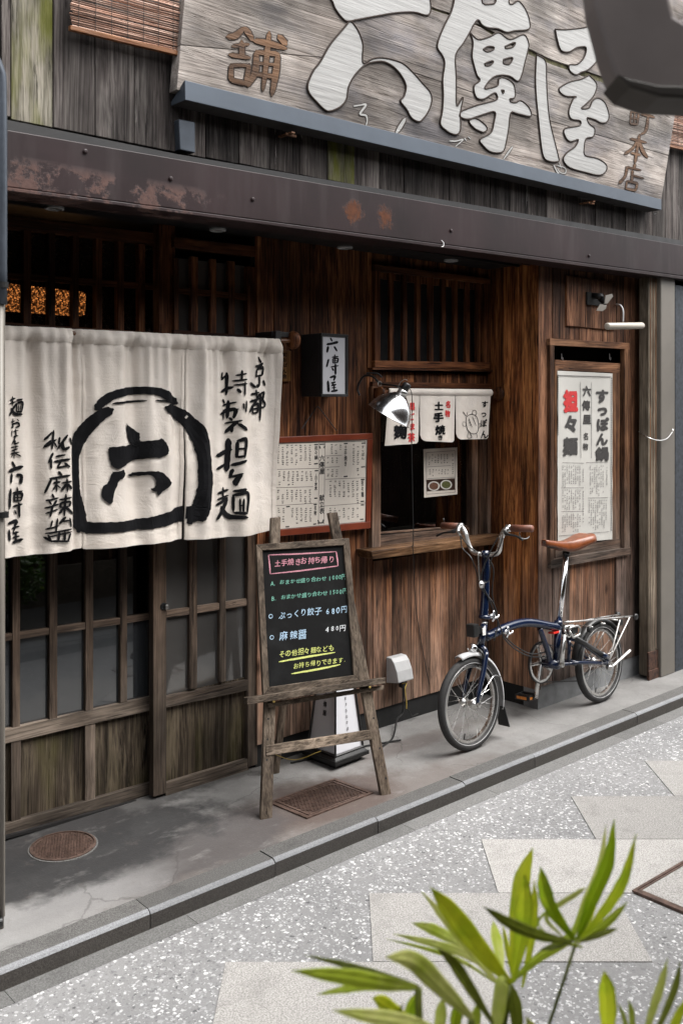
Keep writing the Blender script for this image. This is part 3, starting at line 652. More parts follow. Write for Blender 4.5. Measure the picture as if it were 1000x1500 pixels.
# ---- sliding doors
def panes(par, Yp, us, z0, z1, mat, D=.004):
    for a, b in zip(us, us[1:]): mk('pane', vb(a, b, Yp, D, z0, z1), mat, par)
dl = mk('sliding_door', rq(-4, 238, 1071.5, 1020 - 3, 1092.5, 1037, YL, .032), M['doorh'], shop, bev=.0015); dl['label'] = 'left sliding door with clear panes over wood panels'
mk('rail', rq(-4, 238, 931, 896, 941.5, 905, YL + .004, .024), M['doorh'], dl, bev=.001)
mk('rail', rq(-4, 232, 1211, 1144, 1229, 1164, YL - .004, .036), M['doorh'], dl, bev=.0015)
mk('sill', rq(-4, 236, 1229, 1163, 1233, 1167, YL - .02, .08), M['blackwood'], dl)
for a, b in ((19, 30), (73, 84.5), (126, 137), (177, 186.5)): mk('mullion', vb(a, b, YL + .001, .03, .40, 1.8), M['door'], dl, bev=.0012)
for a, b in ((-2, 8), (222, 234)): mk('stile', vb(a, b, YL + .002, .03, .02, 1.8), M['door'], dl, bev=.0012)
zl = ZV(100, 1060, YL); zm = ZV(100, 926, YL)
e = [-2, 19, 30, 73, 84.5, 126, 137, 177, 186.5, 222]
for k in range(0, 10, 2):
    if k + 1 < 10:
        mk('pane', vb(e[k] - 1, e[k + 1] + 1, YL + .020, .004, zm + .004, 1.8), M['glass'], dl); mk('pane', vb(e[k] - 1, e[k + 1] + 1, YL + .020, .004, zl - .01, zm), M['frost2'], dl)
for a, b in ((17, 31), (125, 140)): mk('panel_batten', vb(a, b, YL + .003, .02, .04, zl - .015), M['door'], dl, bev=.0012)
for a, b in ((-2, 17), (31, 125), (140, 223)): mk('panel', vb(a - 1, b + 1, YL + .018, .012, .04, zl), M['panel'], dl)
dr = mk('sliding_door', rq(243, 366, 1021, 995, 1037, 1011, YR, .03), M['doorh'], shop, bev=.0015); dr['label'] = 'right sliding door with grey frosted panes'
mk('stile', vb(225, 244, YR - .002, .034, .012, 1.8), M['door'], dr, bev=.002); mk('stile', vb(363, 377, YR - .001, .034, .012, 1.8), M['door'], dr, bev=.002)
mk('rail', rq(244, 363, 895, 877, 905, 887, YR + .005, .022), M['doorh'], dr, bev=.001); mk('rail', rq(243, 364, 1147, 1111, 1167, 1128, YR + .001, .03), M['doorh'], dr, bev=.0015)
for a, b in ((278, 289), (322, 331)): mk('mullion', vb(a, b, YR + .002, .028, .41, 1.8), M['door'], dr, bev=.0012)
zr = ZV(300, 1008, YR)
for a, b in ((243, 279), (288, 323), (330, 364)):
    mk('pane', vb(a, b, YR + .020, .004, zr, 1.8), M['frost'], dr)
mk('panel', vb(243, 364, YR + .018, .012, .04, zr), M['panel'], dr)
p = P(239.5, 888, YR - .002); lt = mk('door_pull', lathe(p, (0, -1, 0), [(.015, -.001), (.015, .003), (.011, .004), (.010, .001)], 20), M['dark_iron'], dr); mk('lock', box(p.x + .004, p.x + .016, p.y - .012, p.y, p.z - .012, p.z + .006), M['alu'], dr, bev=.002)
# ---- middle wall
XA = XU(376.5, YW); XM = XU(546, YW)
zs_top = ZV(640, 800, 3.33)
fw = mk('front_wall', join(box(XA, XM, YW + .022, YW + .05, .09, ZT), box(XM, XC + .05, YW + .022, YW + .05, .09, zs_top - .03), box(XM, XC + .05, YW + .022, YW + .05, 1.66, 1.755)), M['black'], shop)
wx = [XU(u, YW) for u in (401, 425, 454, 493, 521, 538)]
boards(fw, XA, XM, .10, ZT, .13, YW, .02, M['wall'], cuts=wx, seed=3)
boards(fw, XM, XC - .001, .10, zs_top - .035, .125, YW, .02, M['wall'], seed=5)
boards(fw, XM, XC - .001, 1.655, 1.755, .10, YW, .02, M['wall'], seed=8)
boards(fw, XM, XC - .001, 2.21, ZT, .10, YW, .02, M['wall'], seed=9)
mk('side_plinth', box(XC + .004, XC + .05, YB + .101, YW + .011, -.05, .099), M['black'], shop)
mk('plinth', box(XA, XC + .04, YW + .012, YW + .1, -.05, .099), M['black'], shop)
# upper lattice window
lw = mk('lattice_window', rq(549, 717, 387, 408, 396.5, 416, 3.335, .03), M['lath'], shop, bev=.0015)
mk('rail', rq(549, 717, 528, 531, 538, 541, 3.335, .03), M['lath'], lw, bev=.0015); mk('ledge', rq(546, 724, 538.5, 541.5, 541.5, 544.5, 3.325, .05), M['lath'], lw)
zt0, zt1 = ZV(630, 531, 3.335), ZV(630, 400, 3.335)
for a, b in ((549, 557), (709, 718)): mk('stile', vb(a, b, 3.336, .03, zt0 - .01, zt1 + .01), M['lat'], lw, bev=.0015)
for a, b in ((571, 576.5), (590, 596), (610, 616), (628.5, 634.5), (647, 652.5), (664.5, 670), (682, 688), (698, 703.5)): mk('slat', vb(a, b, 3.342, .018, zt0 - .005, zt1 + .012), M['lat'], lw, bev=.001)
mk('backing', vb(552, 716, 3.42, .01, zt0 - .03, zt1 + .05), M['black'], lw)
mk('window_header', rq(546, 722, 559, 562, 567, 570, 3.34, .04), M['lath'], shop, bev=.001)
mk('lattice_post', vb(718.5, 726, 3.345, .04, 1.6, ZT), M['lat'], shop, bev=.0015)
# serving window
sw = mk('serving_window', rq(545, 557.5, 566, 567, 806, 804.5, 3.335, .07), M['trim'], shop, bev=.002)
for a, b in ((691, 699.5), (702, 712), (714, 725)): mk('jamb', vb(a, b, 3.345 if a < 700 else 3.338, .05, zs_top - .02, 1.64), M['trim'], sw, bev=.002)
mk('rail', rq(556, 700, 785, 772, 801.5, 784, 3.362, .03), M['trimh'], sw, bev=.0015); mk('track', rq(556, 700, 779.5, 768.5, 782, 770.5, 3.375, .01), M['trimh'], sw)
mk('pane', vb(557, 692, 3.385, .004, zs_top - .02, 1.66), M['glass'], sw)
mk('meeting_stile', vb(668, 675, 3.40, .02, zs_top, 1.66), M['lat'], sw)
fs = [(543, 807.5), (737, 783), (737, 796), (546, 819.5)]
a = [P(u, v, 3.255) for u, v in fs]; b = [Vector((p.x, 3.36, p.z)) for p in a]; mk('window_sill', hexa(a, b), M['sill'], sw, bev=.004)
# bay: return face and street face
bw = mk('bay_wall', join(box(XC + .022, XC + .05, YB + .03, YW + .02, .1, ZT), box(XC + .022, 5.75, YB + .20, YB + .22, .1, ZT + .1)), M['black'], shop)
boards(bw, YB + .002, YW - .001, .10, ZT, .17, XC, .021, M['wallx'], face='y', seed=4, cuts=[YB + .11, YB + .235])
XE = XU(943, YB)
hx0, hx1 = XU(809, YB), XU(914, YB); hz0, hz1 = ZV(860, 820, YB), ZV(860, 499, YB)
kx0, kx1 = XU(834, YB), XU(902, YB)
boards(bw, XC, XE, .115, ZT + .02, .115, YB, .022, M['baywall'], holes=[(hx0, hx1, hz0, hz1), (kx0, kx1, .18, .80)], seed=11)
mk('inset_panel', box(kx0, kx1, YB + .012, YB + .022, .18, .795), M['wall'], bw)
for k in range(3): mk('inset_board', box(kx0 + .004 + k * .1167, kx0 + .1167 * (k + 1) + .001, YB + .008 + .0015 * k, YB + .013, .182, .79), M['wall'], bw, bev=.001)
mk('hatch_recess', box(XU(866, YB), XU(882, YB), YB + .0005, YB + .012, ZV(874, 920, YB), ZV(874, 906, YB)), M['black'], bw) if 0 else None
hp = vb(828, 899, YB - .003, .01, ZV(860, 481, YB), ZV(860, 408, YB)); hh = mk('hatch', hp, M['wall'], bw)
for k in range(4):
    a = XU(828, YB) + k * (XU(899, YB) - XU(828, YB)) / 4; mk('hatch_board', box(a + .001, a + (XU(899, YB) - XU(828, YB)) / 4 - .001, YB - .009, YB - .0031, ZV(860, 480, YB), ZV(860, 409, YB)), M['baywall'], hh if 0 else bw, bev=.001)
blk = mk('concrete_footing', box(XC + .003, XE + .01, YB + .006, YB + .1, -.05, .114), M['concrete_block'], shop)
# poster window
pw = mk('poster_window', rq(805, 921, 495.5, 502.5, 505.5, 511.5, YB - .018, .03), M['trimh'], shop, bev=.0015)
mk('trim', rq(806.5, 923, 820.5, 801.5, 833, 812.5, YB - .018, .03), M['trimh'], pw, bev=.0015)
zA, zB = ZV(808, 824, YB - .018), ZV(808, 503, YB - .018); mk('trim', vb(805.5, 811.5, YB - .017, .028, zA, zB), M['trim'], pw, bev=.0015)
zA, zB = ZV(918, 804, YB - .018), ZV(918, 509, YB - .018); mk('trim', vb(914, 921.5, YB - .017, .028, zA, zB), M['trim'], pw, bev=.0015)
ys = YB + .004
mk('sash_rail', rq(813, 908, 527, 532.5, 542, 546.5, ys, .025), M['trimh'], pw, bev=.0015); mk('sash_rail', rq(813, 908, 803, 789, 818, 804, ys, .025), M['trimh'], pw, bev=.0015)
mk('sash_stile', vb(812.5, 816.5, ys + .001, .024, ZV(815, 817, ys), ZV(815, 530, ys)), M['trim'], pw, bev=.001); mk('sash_stile', vb(896.5, 907.5, ys + .001, .024, ZV(900, 804, ys), ZV(900, 532, ys)), M['trim'], pw, bev=.001)
mk('sash_backing', vb(814, 906, ys + .02, .004, ZV(860, 808, ys), ZV(860, 540, ys)), M['trim'], pw)
mk('window_void', vb(810, 914, YB + .12, .01, ZV(860, 825, YB), ZV(860, 490, YB)), M['black'], pw)
for u in (822, 892): 
    p = P(u, 518, YB + .03); mk('sash_hook', tube([p, p + Vector((0, 0, -.03)), p + Vector((.01, 0, -.036)), p + Vector((.012, 0, -.02))], .0022, 6), M['greybox'], pw)
# right rail, post, neighbour
g0 = 2.90
rr = mk('shutter_rail', vb(944, 947.5, 2.955, .03, .03, 2.33), M['rust_rail'], shop, bev=.001)
r2 = mk('shutter_rail', vb(949, 966, 2.925, .06, .02, 2.33), M['rust_rail'], shop, bev=.002)
for k in range(4): mk('groove', vb(951.5 + 4 * k, 952.5 + 4 * k, 2.9235, .003, .17, 2.32), M['trim'], r2)
mk('rusted_foot', join(vb(949.2, 965.8, 2.918, .012, .005, .16), vb(950, 966.5, 2.912, .012, .0, .055)), M['rust'], r2, bev=.002)
mk('corner_post', vb(967.5, 988, 2.90, .08, 0, 2.34), M['steelpost'], shop, bev=.006)
mk('corner_post_gap', vb(944, 970, 3.0, .05, 0, 2.34), M['black'], shop)
# neighbours and the house opposite (seen in the glass)
nb = tag(mk('neighbour_building', join(box(XU(989.5, 2.90), 16, 2.905, 6, -.05, 2.30), box(6.61, 16, 2.905, 6, 2.301, 6.4)), M['navywall'], None), 'dark slate blue rendered neighbour building at the right edge', 'building')
nl = tag(mk('neighbour_building', join(box(-14, 1.155, 3.0, 6, -.05, 6.4)), M['clad'], None), 'dark grey weathered neighbour building at the left edge', 'building')
op = thing('opposite_house', (3, -.3, 0), 'dark timber house across the alley reflected in the door panes', 'building')
mk('wall', box(-14, 16, -.9, -.30, .30, 3.7), M['opp'], op); mk('stone_plinth', box(-14, 16, -.9, -.24, 0, .30), M['stone'], op)
for k in range(40): mk('batten', box(.5 + k * .16, .53 + k * .16, -.30, -.28, .30, 2.2), M['opp'], op)
mk('eave', box(-14, 16, -.30, -.02, 2.3, 2.36), M['opp'], op)
# pipe at the left
xp = XU(3, 2.86)
dp = thing('drainpipe', (xp, 2.86, 0), 'thin blue-grey drainpipe with a bend at the top left edge', 'pipe')
mk('pipe', tube([(xp - .10, 2.88, 2.70), (xp - .06, 2.865, 2.685), (xp - .01, 2.86, 2.62), (xp, 2.86, 2.5), (xp, 2.86, 1.9)], .016, 14, sm=6), M['pole'], dp, smooth=True)
mk('pipe', tube([(xp - .004, 2.86, 1.9), (xp - .004, 2.86, 0)], .010, 12), M['steelpost'], dp, smooth=True)
for z in (1.95, 1.25): mk('clip', lathe((xp, 2.86, z), (0, 0, 1), [(.021, 0), (.021, .018)], 14), M['dark_iron'], dp)
mk('foot_cover', lathe((xp - .02, 2.84, .03), (1, -.2, 0), [(.0, -.01), (.014, -.008), (.014, .012), (0, .014)], 20), M['blackplastic'], dp)
# ================================================================== SIGNBOARD
YS = 2.862
sg = thing('shop_signboard', P(600, 200, YS), 'huge bleached wooden signboard with white carved characters above the steel beam', 'signboard')
def sline(u, pts):
    for (a, b), (c, d) in zip(pts, pts[1:]):
        if u <= c: return b + (d - b) * (u - a) / (c - a)
    return pts[-1][1]
seam1 = [(270, -98), (560, -14), (690, 30), (745, 58), (800, 84), (880, 112), (1000, 142)]
seam2 = [(262, 66), (560, 92), (700, 138), (800, 176), (985, 230)]
topl = [(280, -330), (560, -210), (1000, -60)]; botl = [(250, 128), (560, 205), (968, 296)]
def edge_l(v): return 270 - (v - 0) * (12 / 145)
def plank(upper, lower, ragU=0, ragL=0, seed=0, dy=0):
    rg = random.Random(seed); n = 34; up, lo = [], []
    for i in range(n + 1):
        f = i / n
        uL, uR = 262, 978 - 0; u = uL + (uR - uL) * f
        vu, vl = sline(u, upper) + rg.uniform(-1, 1) * ragU, sline(u, lower) + rg.uniform(-1, 1) * ragL
        sh = lambda uu, vv: (uu + (0 if f > 0 else (edge_l(vv) - 262)) + (0 if f < 1 else (230 - vv) * .16))
        up.append(P(sh(u, vu), vu, YS + dy)); lo.append(P(sh(u, vl), vl, YS + dy))
    V = up + lo + [p + Vector((0, .05, 0)) for p in up + lo]; m = n + 1; F = []
    for i in range(n): F += [(i, i + 1, m + i + 1, m + i), (2 * m + i, 3 * m + i, 3 * m + i + 1, 2 * m + i + 1), (i, 2 * m + i, 2 * m + i + 1, i + 1), (m + i, m + i + 1, 3 * m + i + 1, 3 * m + i)]
    F += [(0, m, 3 * m, 2 * m), (n, 2 * m + n, 3 * m + n, m + n)]
    return V, F
mk('plank', plank(topl, seam1, 0, .8, 1, .003), M['sign'], sg, bev=.002)
mk('plank', plank([(u, v + (2.4 if u < 700 else 3.5 + 4.5 * min(1, (u - 700) / 80))) for u, v in seam1], [(u, v - .6) for u, v in seam2], 1.6, 0, 2), M['sign'], sg, bev=.002)
mk('plank', plank([(u, v + .1) for u, v in seam2], botl, 0, 0, 3, .001), M['sign'], sg, bev=.002)
mk('seam_moss', plank([(u, v - 3) for u, v in seam1], [(u, v + 12) for u, v in seam1], .5, .5, 5, .012), plain('dark_mossy_crack', (.075, .068, .03), .95, var=.7, scale=60), sg)
fS = onY(YS)
CA = (300, 0, 2.778); CB = (630, 0, 3.448); CQ = (850, 0, 5.0)
big = [
 ('carved_letter', CA, [[(395, -60), (430, -10), (480, -40), (515, 0), (530, 35), (560, 75), (583, 87), (620, 80), (700, 65), (780, 52), (850, 50), (905, 62), (918, 30), (905, -30), (860, -80), (760, -75), (700, -60), (690, -150), (650, -190), (600, -150), (585, -60)]]),
 ('carved_letter', CA, [[(588, 86), (560, 120), (510, 180), (470, 250), (440, 290), (418, 345), (425, 380), (450, 410), (485, 445), (510, 452), (550, 435), (575, 405), (582, 360), (600, 320), (625, 288), (655, 262), (690, 252), (730, 252), (770, 275), (800, 310), (818, 350), (810, 390), (795, 412), (820, 445), (840, 480), (870, 495), (890, 480), (910, 450), (922, 410), (915, 375), (885, 340), (850, 300), (810, 262), (770, 245), (720, 235), (680, 240), (645, 258), (640, 230), (642, 180), (625, 130), (602, 95)]]),
 ('carved_letter', CB, [[(125, -60), (120, 0), (105, 60), (75, 120), (45, 190), (35, 240), (60, 280), (72, 320), (62, 400), (65, 480), (60, 560), (50, 625), (75, 655), (100, 672), (130, 680), (148, 665), (152, 620), (150, 570), (165, 490), (140, 530), (130, 520), (130, 400), (125, 300), (135, 260), (165, 220), (200, 160), (215, 130), (240, 100), (260, 125), (290, 140), (340, 145), (385, 163), (430, 155), (495, 148), (500, 110), (485, 60), (460, 20), (440, 5), (412, 22), (395, 10), (398, -60), (340, -70), (330, 8), (300, 22), (262, 14), (240, -60)]]),
 ('carved_letter', CB, [[(200, 165), (215, 215), (210, 280), (220, 330), (235, 380), (250, 405), (222, 430), (220, 460), (235, 495), (270, 500), (320, 470), (335, 480), (330, 505), (240, 530), (170, 555), (150, 570), (150, 590), (190, 602), (260, 580), (325, 565), (320, 620), (305, 670), (250, 705), (270, 740), (300, 765), (340, 772), (370, 760), (385, 700), (395, 640), (405, 570), (440, 575), (500, 588), (508, 570), (490, 535), (455, 508), (430, 518), (405, 515), (400, 500), (422, 495), (428, 470), (415, 420), (370, 392), (345, 400), (340, 430), (300, 445), (272, 445), (310, 395), (350, 380), (400, 385), (440, 410), (460, 380), (475, 320), (490, 260), (495, 220), (470, 175), (400, 200), (345, 165), (300, 185), (240, 200)],
   [(265, 250), (290, 235), (320, 238), (315, 252), (285, 262)], [(375, 235), (420, 215), (428, 222), (410, 240), (380, 245)], [(272, 322), (305, 308), (318, 312), (300, 330), (278, 332)], [(368, 300), (410, 290), (412, 305), (395, 325), (368, 320)], [(357, 455), (372, 458), (365, 472)]]),
 ('carved_letter', CB, [[(195, 605), (230, 598), (275, 630), (285, 655), (265, 668), (225, 650), (200, 625)]]),
 ('carved_letter', CB, [[(630, 148), (680, 150), (760, 142), (830, 130), (855, 160), (858, 230), (850, 290), (820, 330), (790, 355), (760, 365), (735, 378), (705, 360), (700, 328), (740, 325), (775, 290), (785, 240), (740, 240), (700, 262), (660, 255), (640, 200)]]),
 ('carved_letter', CB, [[(800, 380), (838, 425), (825, 480), (790, 520), (760, 548), (800, 545), (818, 510), (845, 495), (880, 520), (900, 580), (890, 615), (860, 620), (830, 605), (790, 595), (800, 625), (828, 650), (820, 690), (785, 700), (775, 745), (780, 785), (840, 800), (885, 830), (885, 865), (850, 885), (780, 870), (700, 845), (670, 805), (690, 770), (730, 740), (745, 705), (705, 715), (680, 690), (678, 650), (750, 635), (755, 610), (710, 600), (698, 560), (720, 500), (735, 488), (680, 485), (648, 450), (700, 415), (760, 400)]]),
 ('carved_letter', CB, [[(535, 275), (580, 310), (585, 400), (590, 500), (600, 600), (620, 690), (645, 790), (645, 815), (600, 815), (570, 790), (555, 700), (545, 600), (535, 500), (530, 400)]])]
for nm, cv_, lp in big:
    mk(nm, fillpoly(lp, cv_, lambda u, v, l=0: P(u, v, YS - .0005 - l), ext=.003), M['signletter'], sg)
    for l in lp:
        q = crom([Vector((x, y, 0)) for x, y in l + [l[0]]], 4); mk('carved_outline', tube([P(cv_[0] + p.x / cv_[2], cv_[1] + p.y / cv_[2], YS - .003) for p in q], .0042, 6), M['groove'], sg)
ho = [([(90, 150), (125, 145), (160, 112)], 24), ([(160, 112), (178, 135), (195, 165)], 22), ([(112, 188), (180, 180)], 20), ([(150, 168), (152, 232)], 22), ([(100, 222), (185, 236)], 24), ([(108, 262), (106, 328)], 20), ([(105, 266), (182, 266)], 20), ([(180, 262), (168, 345)], 20), ([(105, 326), (168, 340)], 20),
 ([(200, 165), (265, 178), (332, 198)], 24), ([(262, 130), (255, 200), (246, 290), (236, 370)], 20), ([(300, 145), (330, 180)], 24), ([(210, 208), (205, 290), (175, 352)], 24), ([(208, 212), (300, 220)], 20), ([(298, 218), (288, 300), (273, 388)], 24), ([(208, 256), (290, 264)], 17), ([(202, 300), (285, 312)], 18)]
rt = [([(388, 705), (465, 728), (548, 760)], 20), ([(480, 725), (476, 808)], 18), ([(368, 815), (362, 910)], 15), ([(366, 818), (425, 828)], 15), ([(425, 826), (413, 912)], 15), ([(366, 865), (418, 872)], 12), ([(362, 906), (413, 912)], 15), ([(395, 820), (390, 910)], 12), ([(442, 835), (490, 845), (540, 860)], 20), ([(492, 850), (485, 920), (470, 965), (438, 985)], 18),
 ([(362, 1015), (420, 1030), (482, 1045)], 18), ([(430, 985), (415, 1080), (398, 1190)], 20), ([(415, 1030), (380, 1085), (322, 1128)], 20), ([(430, 1040), (455, 1110), (490, 1155)], 22), ([(368, 1120), (436, 1135)], 16), ([(396, 1200), (392, 1228)], 18), ([(330, 1222), (442, 1247)], 18), ([(338, 1230), (325, 1290), (282, 1342)], 20), ([(378, 1245), (375, 1325)], 17), ([(380, 1285), (462, 1307)], 17), ([(338, 1325), (330, 1385)], 16), ([(335, 1325), (417, 1342)], 16), ([(415, 1340), (402, 1392)], 16), ([(330, 1382), (403, 1395)], 17)]
for strokes, cv_ in ((ho, CA), (rt, CQ)):
    mk('carved_letter_outline', brush(strokes, lambda u, v, l=0: P(u, v, YS - .0012 - l * .3), cv_, 1.42, 4, .03), M['groove'], sg)
    mk('small_carved_letter', brush(strokes, lambda u, v, l=0: P(u, v, YS - .003 - l), cv_, 1.0, 4, .03), M['signbrown'], sg)
k1 = [([(605, 432), (630, 428), (655, 427), (632, 462), (655, 470), (660, 490), (655, 512)], 8), ([(815, 482), (795, 515), (778, 542)], 14)]
k2 = [([(95, 712), (130, 712), (165, 705), (125, 742)], 7), ([(172, 697), (182, 710)], 7), ([(190, 690), (203, 702)], 7), ([(415, 740), (390, 775), (368, 806)], 9), ([(622, 832), (640, 868), (650, 875)], 7), ([(640, 835), (680, 850), (680, 875), (655, 870), (640, 850)], 6), ([(650, 820), (660, 850)], 6)]
for s_, cv_ in ((k1, CA), (k2, CB)):
    for s1 in s_: mk('carved_kana_outline', brush([s1], lambda u, v, l=0: P(u, v, YS - .0012 - l * .3), cv_, 1.7, 4, .03), M['groove'], sg); mk('carved_kana', brush([s1], lambda u, v, l=0: P(u, v, YS - .002 - l), cv_, 1, 4, .03), M['signletter'], sg)
# tray below the board
ft = [(271, 117.5), (968, 292), (968, 307.5), (271.5, 146)]
a = [P(u, v, 2.832) for u, v in ft]; ly = Vector((0, .004, 0)); mk('tray_lip', hexa(a, [p + ly for p in a]), M['tray'], sg, bev=.001)
ub = [a[3], a[2], a[2] + Vector((0, .088, 0)), a[3] + Vector((0, .088, 0))]; mk('tray_floor', prism([p + Vector((0, .004, 0)) for p in ub], (0, 0, .004)), M['tray_dark'], sg)
mk('tray_end', prism([a[0] + ly, a[3] + ly, a[3] + Vector((0, .092, 0)), a[3] + Vector((0, .092, .012))], (.003, 0, 0)), M['tray'], sg)
mk('tray_end', prism([a[1] + ly, a[2] + ly, a[2] + Vector((0, .092, 0)), a[1] + Vector((0, .092, 0))], (.003, 0, 0)), M['tray'], sg)
for u, v in ((420, 196), (860, 296)):
    p = P(u, v, 2.88); mk('tray_bracket', join(box(p.x - .008, p.x + .008, 2.84, 2.925, p.z - .006, p.z), box(p.x - .02, p.x + .03, 2.858, 2.87, p.z - .012, p.z - .004)), M['trimh'], sg)
p = P(955, 312, 2.86); mk('wire_tail', tube([p + Vector((0, 0, .01)), p + Vector((.01, 0, -.004)), p + Vector((.035, 0, .0)), p + Vector((.04, 0, .01))], .0018, 6, sm=4), M['blackplastic'], sg)
# junction box below the tray end
p0 = [P(u, v, 2.895) for u, v in ((262, 174), (286, 178.5), (286, 224), (264, 219))]
jb = tag(mk('junction_box', hexa(p0, [p + Vector((0, .033, 0)) for p in p0]), M['pole'], None, bev=.003), 'small dark grey metal box on the upper boards below the signboard tray', 'junction box')
# bamboo blinds
def blind(name, uL, uR, bl, br, n, label, top, seed):
    rg = random.Random(seed); Yb = 2.885; p = P((uL + uR) / 2, (bl + br) / 2, Yb); b = thing(name, p, label, 'blind', 'bamboo blinds beside the signboard')
    zl, zr = P(uL, bl, Yb).z, P(uR, br, Yb).z; x0, x1 = XU(uL, Yb), XU(uR, Yb)
    mk('end_batten', hexa([Vector((x0, Yb - .008, zl + .016)), Vector((x1, Yb - .008, zr + .016)), Vector((x1, Yb - .008, zr)), Vector((x0, Yb - .008, zl))], [Vector((x0, Yb + .008, zl + .016)), Vector((x1, Yb + .008, zr + .016)), Vector((x1, Yb + .008, zr)), Vector((x0, Yb + .008, zl))]), M['bamboo2'], b, bev=.002)
    for i in range(n):
        dz = .019 + i * .0072; j = rg.uniform(-.0012, .0012); x0_ = x0 + rg.uniform(0, .012); x1_ = x1 - rg.uniform(0, .006)
        pts = [(x0_ + (x1_ - x0_) * t, Yb + rg.uniform(-.0015, .0015), zl + (zr - zl) * t + dz + j + rg.uniform(-.0012, .0012)) for t in (0, .25, .5, .75, 1)]
        mk('reed', tube(pts, rg.uniform(.0022, .0034), 5), M['bamboo'], b)
    for k in range(7):
        xx = x0 + (x1 - x0) * (k + .5) / 7; zz = zl + (zr - zl) * (k + .5) / 7
        mk('binding_thread', tube([(xx, Yb - .0045, zz + .01), (xx + rg.uniform(-.004, .004), Yb - .0045, zz + n * .0072)], .0009, 4), M['blackplastic'], b)
blind('bamboo_blind', 102, 264, 44.5, 83, 26, 'reed blind left of the signboard with a frayed left edge', 0, 1)
blind('bamboo_blind', 962, 1040, 212, 229, 40, 'reed blind right of the signboard, cut by the right edge of the photo', 0, 2)
# ================================================================== LONG NOREN
YN = 3.22
nbx = thing('noren_curtain', P(210, 600, YN), 'long cream noren curtain with black brush writing and big jar emblem over the doors', 'curtain')
def fold(X, Z):   # how far the cloth stands off its mean plane
    top = P(200, 490, YN).z; h = max(0.0, top - Z); a = min(1, h / .06)
    s = .022 * math.sin(X * 31 + 1.0) * a * (1 - .45 * min(1, h / .9)) + .010 * math.sin(X * 67 + 2 + Z * 2 + 1.5 * math.sin(X * 9)) * a * (1 - .5 * min(1, h / .8)) + .006 * math.sin(X * 140 + Z * 5 + 2 * math.sin(X * 20)) * max(0, 1 - h / .35)
    s += .006 * noise.noise(Vector((X * 7, Z * 6, 1.3))) + .003 * noise.noise(Vector((X * 22, Z * 20, 4.3))) + .0035 * math.sin((X * 9 + Z * 13)) * min(1, h / .5)
    fx = XU(111, YN); d = X - fx
    s += .030 * math.exp(-(d / .016) ** 2) * (1 if d > 0 else 1.0) * .7
    return s
def fN(u, v, l=0.0):
    p = P(u, v, YN); return Vector((p.x, YN + fold(p.x, p.z) - l - .0022, p.z))
tops = [(0, 477), (110, 482), (205, 487), (300, 492), (410, 497)]
bots = [(0, 817), (60, 812), (108, 806), (124, 803), (126, 805), (200, 799), (258, 791), (269, 789.5), (273, 791), (320, 788), (370, 783), (403, 775)]
def cloth_panel(uA, uB, uC, uD, nu, seed, vtop=0):
    """left edge runs uA (top) to uC (bottom), right edge uB to uD"""
    V, F, nv = [], [], 60; rg = random.Random(seed)
    for j in range(nv + 1):
        g = j / nv
        for i in range(nu + 1):
            f = i / nu; ut = uA + (uB - uA) * f; ub_ = uC + (uD - uC) * f; vt = sline(ut, tops); vb_ = sline(ub_, bots)
            u = ut + (ub_ - ut) * g; v = vt + (vb_ - vt) * g
            p = P(u, v, YN); V.append(Vector((p.x, YN + fold(p.x, p.z), p.z)))
    for j in range(nv):
        for i in range(nu): a = j * (nu + 1) + i; F.append((a, a + 1, a + nu + 2, a + nu + 1))
    k = len(V); V += [p + Vector((0, .0022, 0)) for p in V]; F += [tuple(x + k for x in q)[::-1] for q in F]
    return V, F
for uA, uB, uC, uD, nu, sd_ in ((-12, 123, -12, 123.5, 70, 1), (123.3, 273.5, 124.2, 269, 80, 2), (273.8, 409, 272, 402.5, 70, 3)):
    mk('cloth_panel', cloth_panel(uA, uB, uC, uD, nu, sd_), M['cloth'], nbx, smooth=True)
for uA, uB in ((-12, 123), (123.6, 273.5), (274, 408.5)):   # rod sleeve and hems stand slightly proud
    pts = []
    n = 40; V, F = [], []
    for i in range(n + 1):
        u = uA + (uB - uA) * i / n
        for k in range(6):
            v = sline(u, tops) - .5 + k * 4.2; p = P(u, v, YN); V.append(Vector((p.x, YN + fold(p.x, p.z) - .002 - .012 * math.sin(math.pi * k / 5) - .003 * noise.noise(Vector((p.x * 60, p.z * 4, 0))), p.z)))
    for i in range(n):
        for k in range(5): a = i * 6 + k; F.append((a, a + 6, a + 7, a + 1))
    mk('rod_sleeve', (V, F), M['cloth'], nbx, smooth=True)
for uA, uB in ((-12, 122.5), (124.5, 268.5), (272.5, 402)):
    V, F = [], []; n = 40
    for i in range(n + 1):
        u = uA + (uB - uA) * i / n
        for k in (0, 1): v = sline(u, bots) - (7.5 if k == 0 else -.3); p = fN(u, v, .0); V.append(p)
    for i in range(n): a = i * 2; F.append((a, a + 2, a + 3, a + 1))
    mk('hem', (V, F), M['cloth'], nbx, smooth=True)
for (u0_, v0_, u1_, v1_, w) in ((408.5, 500, 402.5, 776, 4), (125, 520, 125.5, 803, 3.4), (272.5, 520, 268, 790, -3.4), (275, 510, 272.6, 790, 3.2)):
    V, F = [], []; n = 40
    for i in range(n + 1):
        t = i / n
        for k in (0, 1): V.append(fN(u0_ + (u1_ - u0_) * t - (w if k else 0) * (1 if u0_ > 300 else -1), v0_ + (v1_ - v0_) * t, .0004))
    for i in range(n): a = i * 2; F.append((a, a + 2, a + 3, a + 1))
    mk('side_hem', (V, F), M['cloth'], nbx, smooth=True)
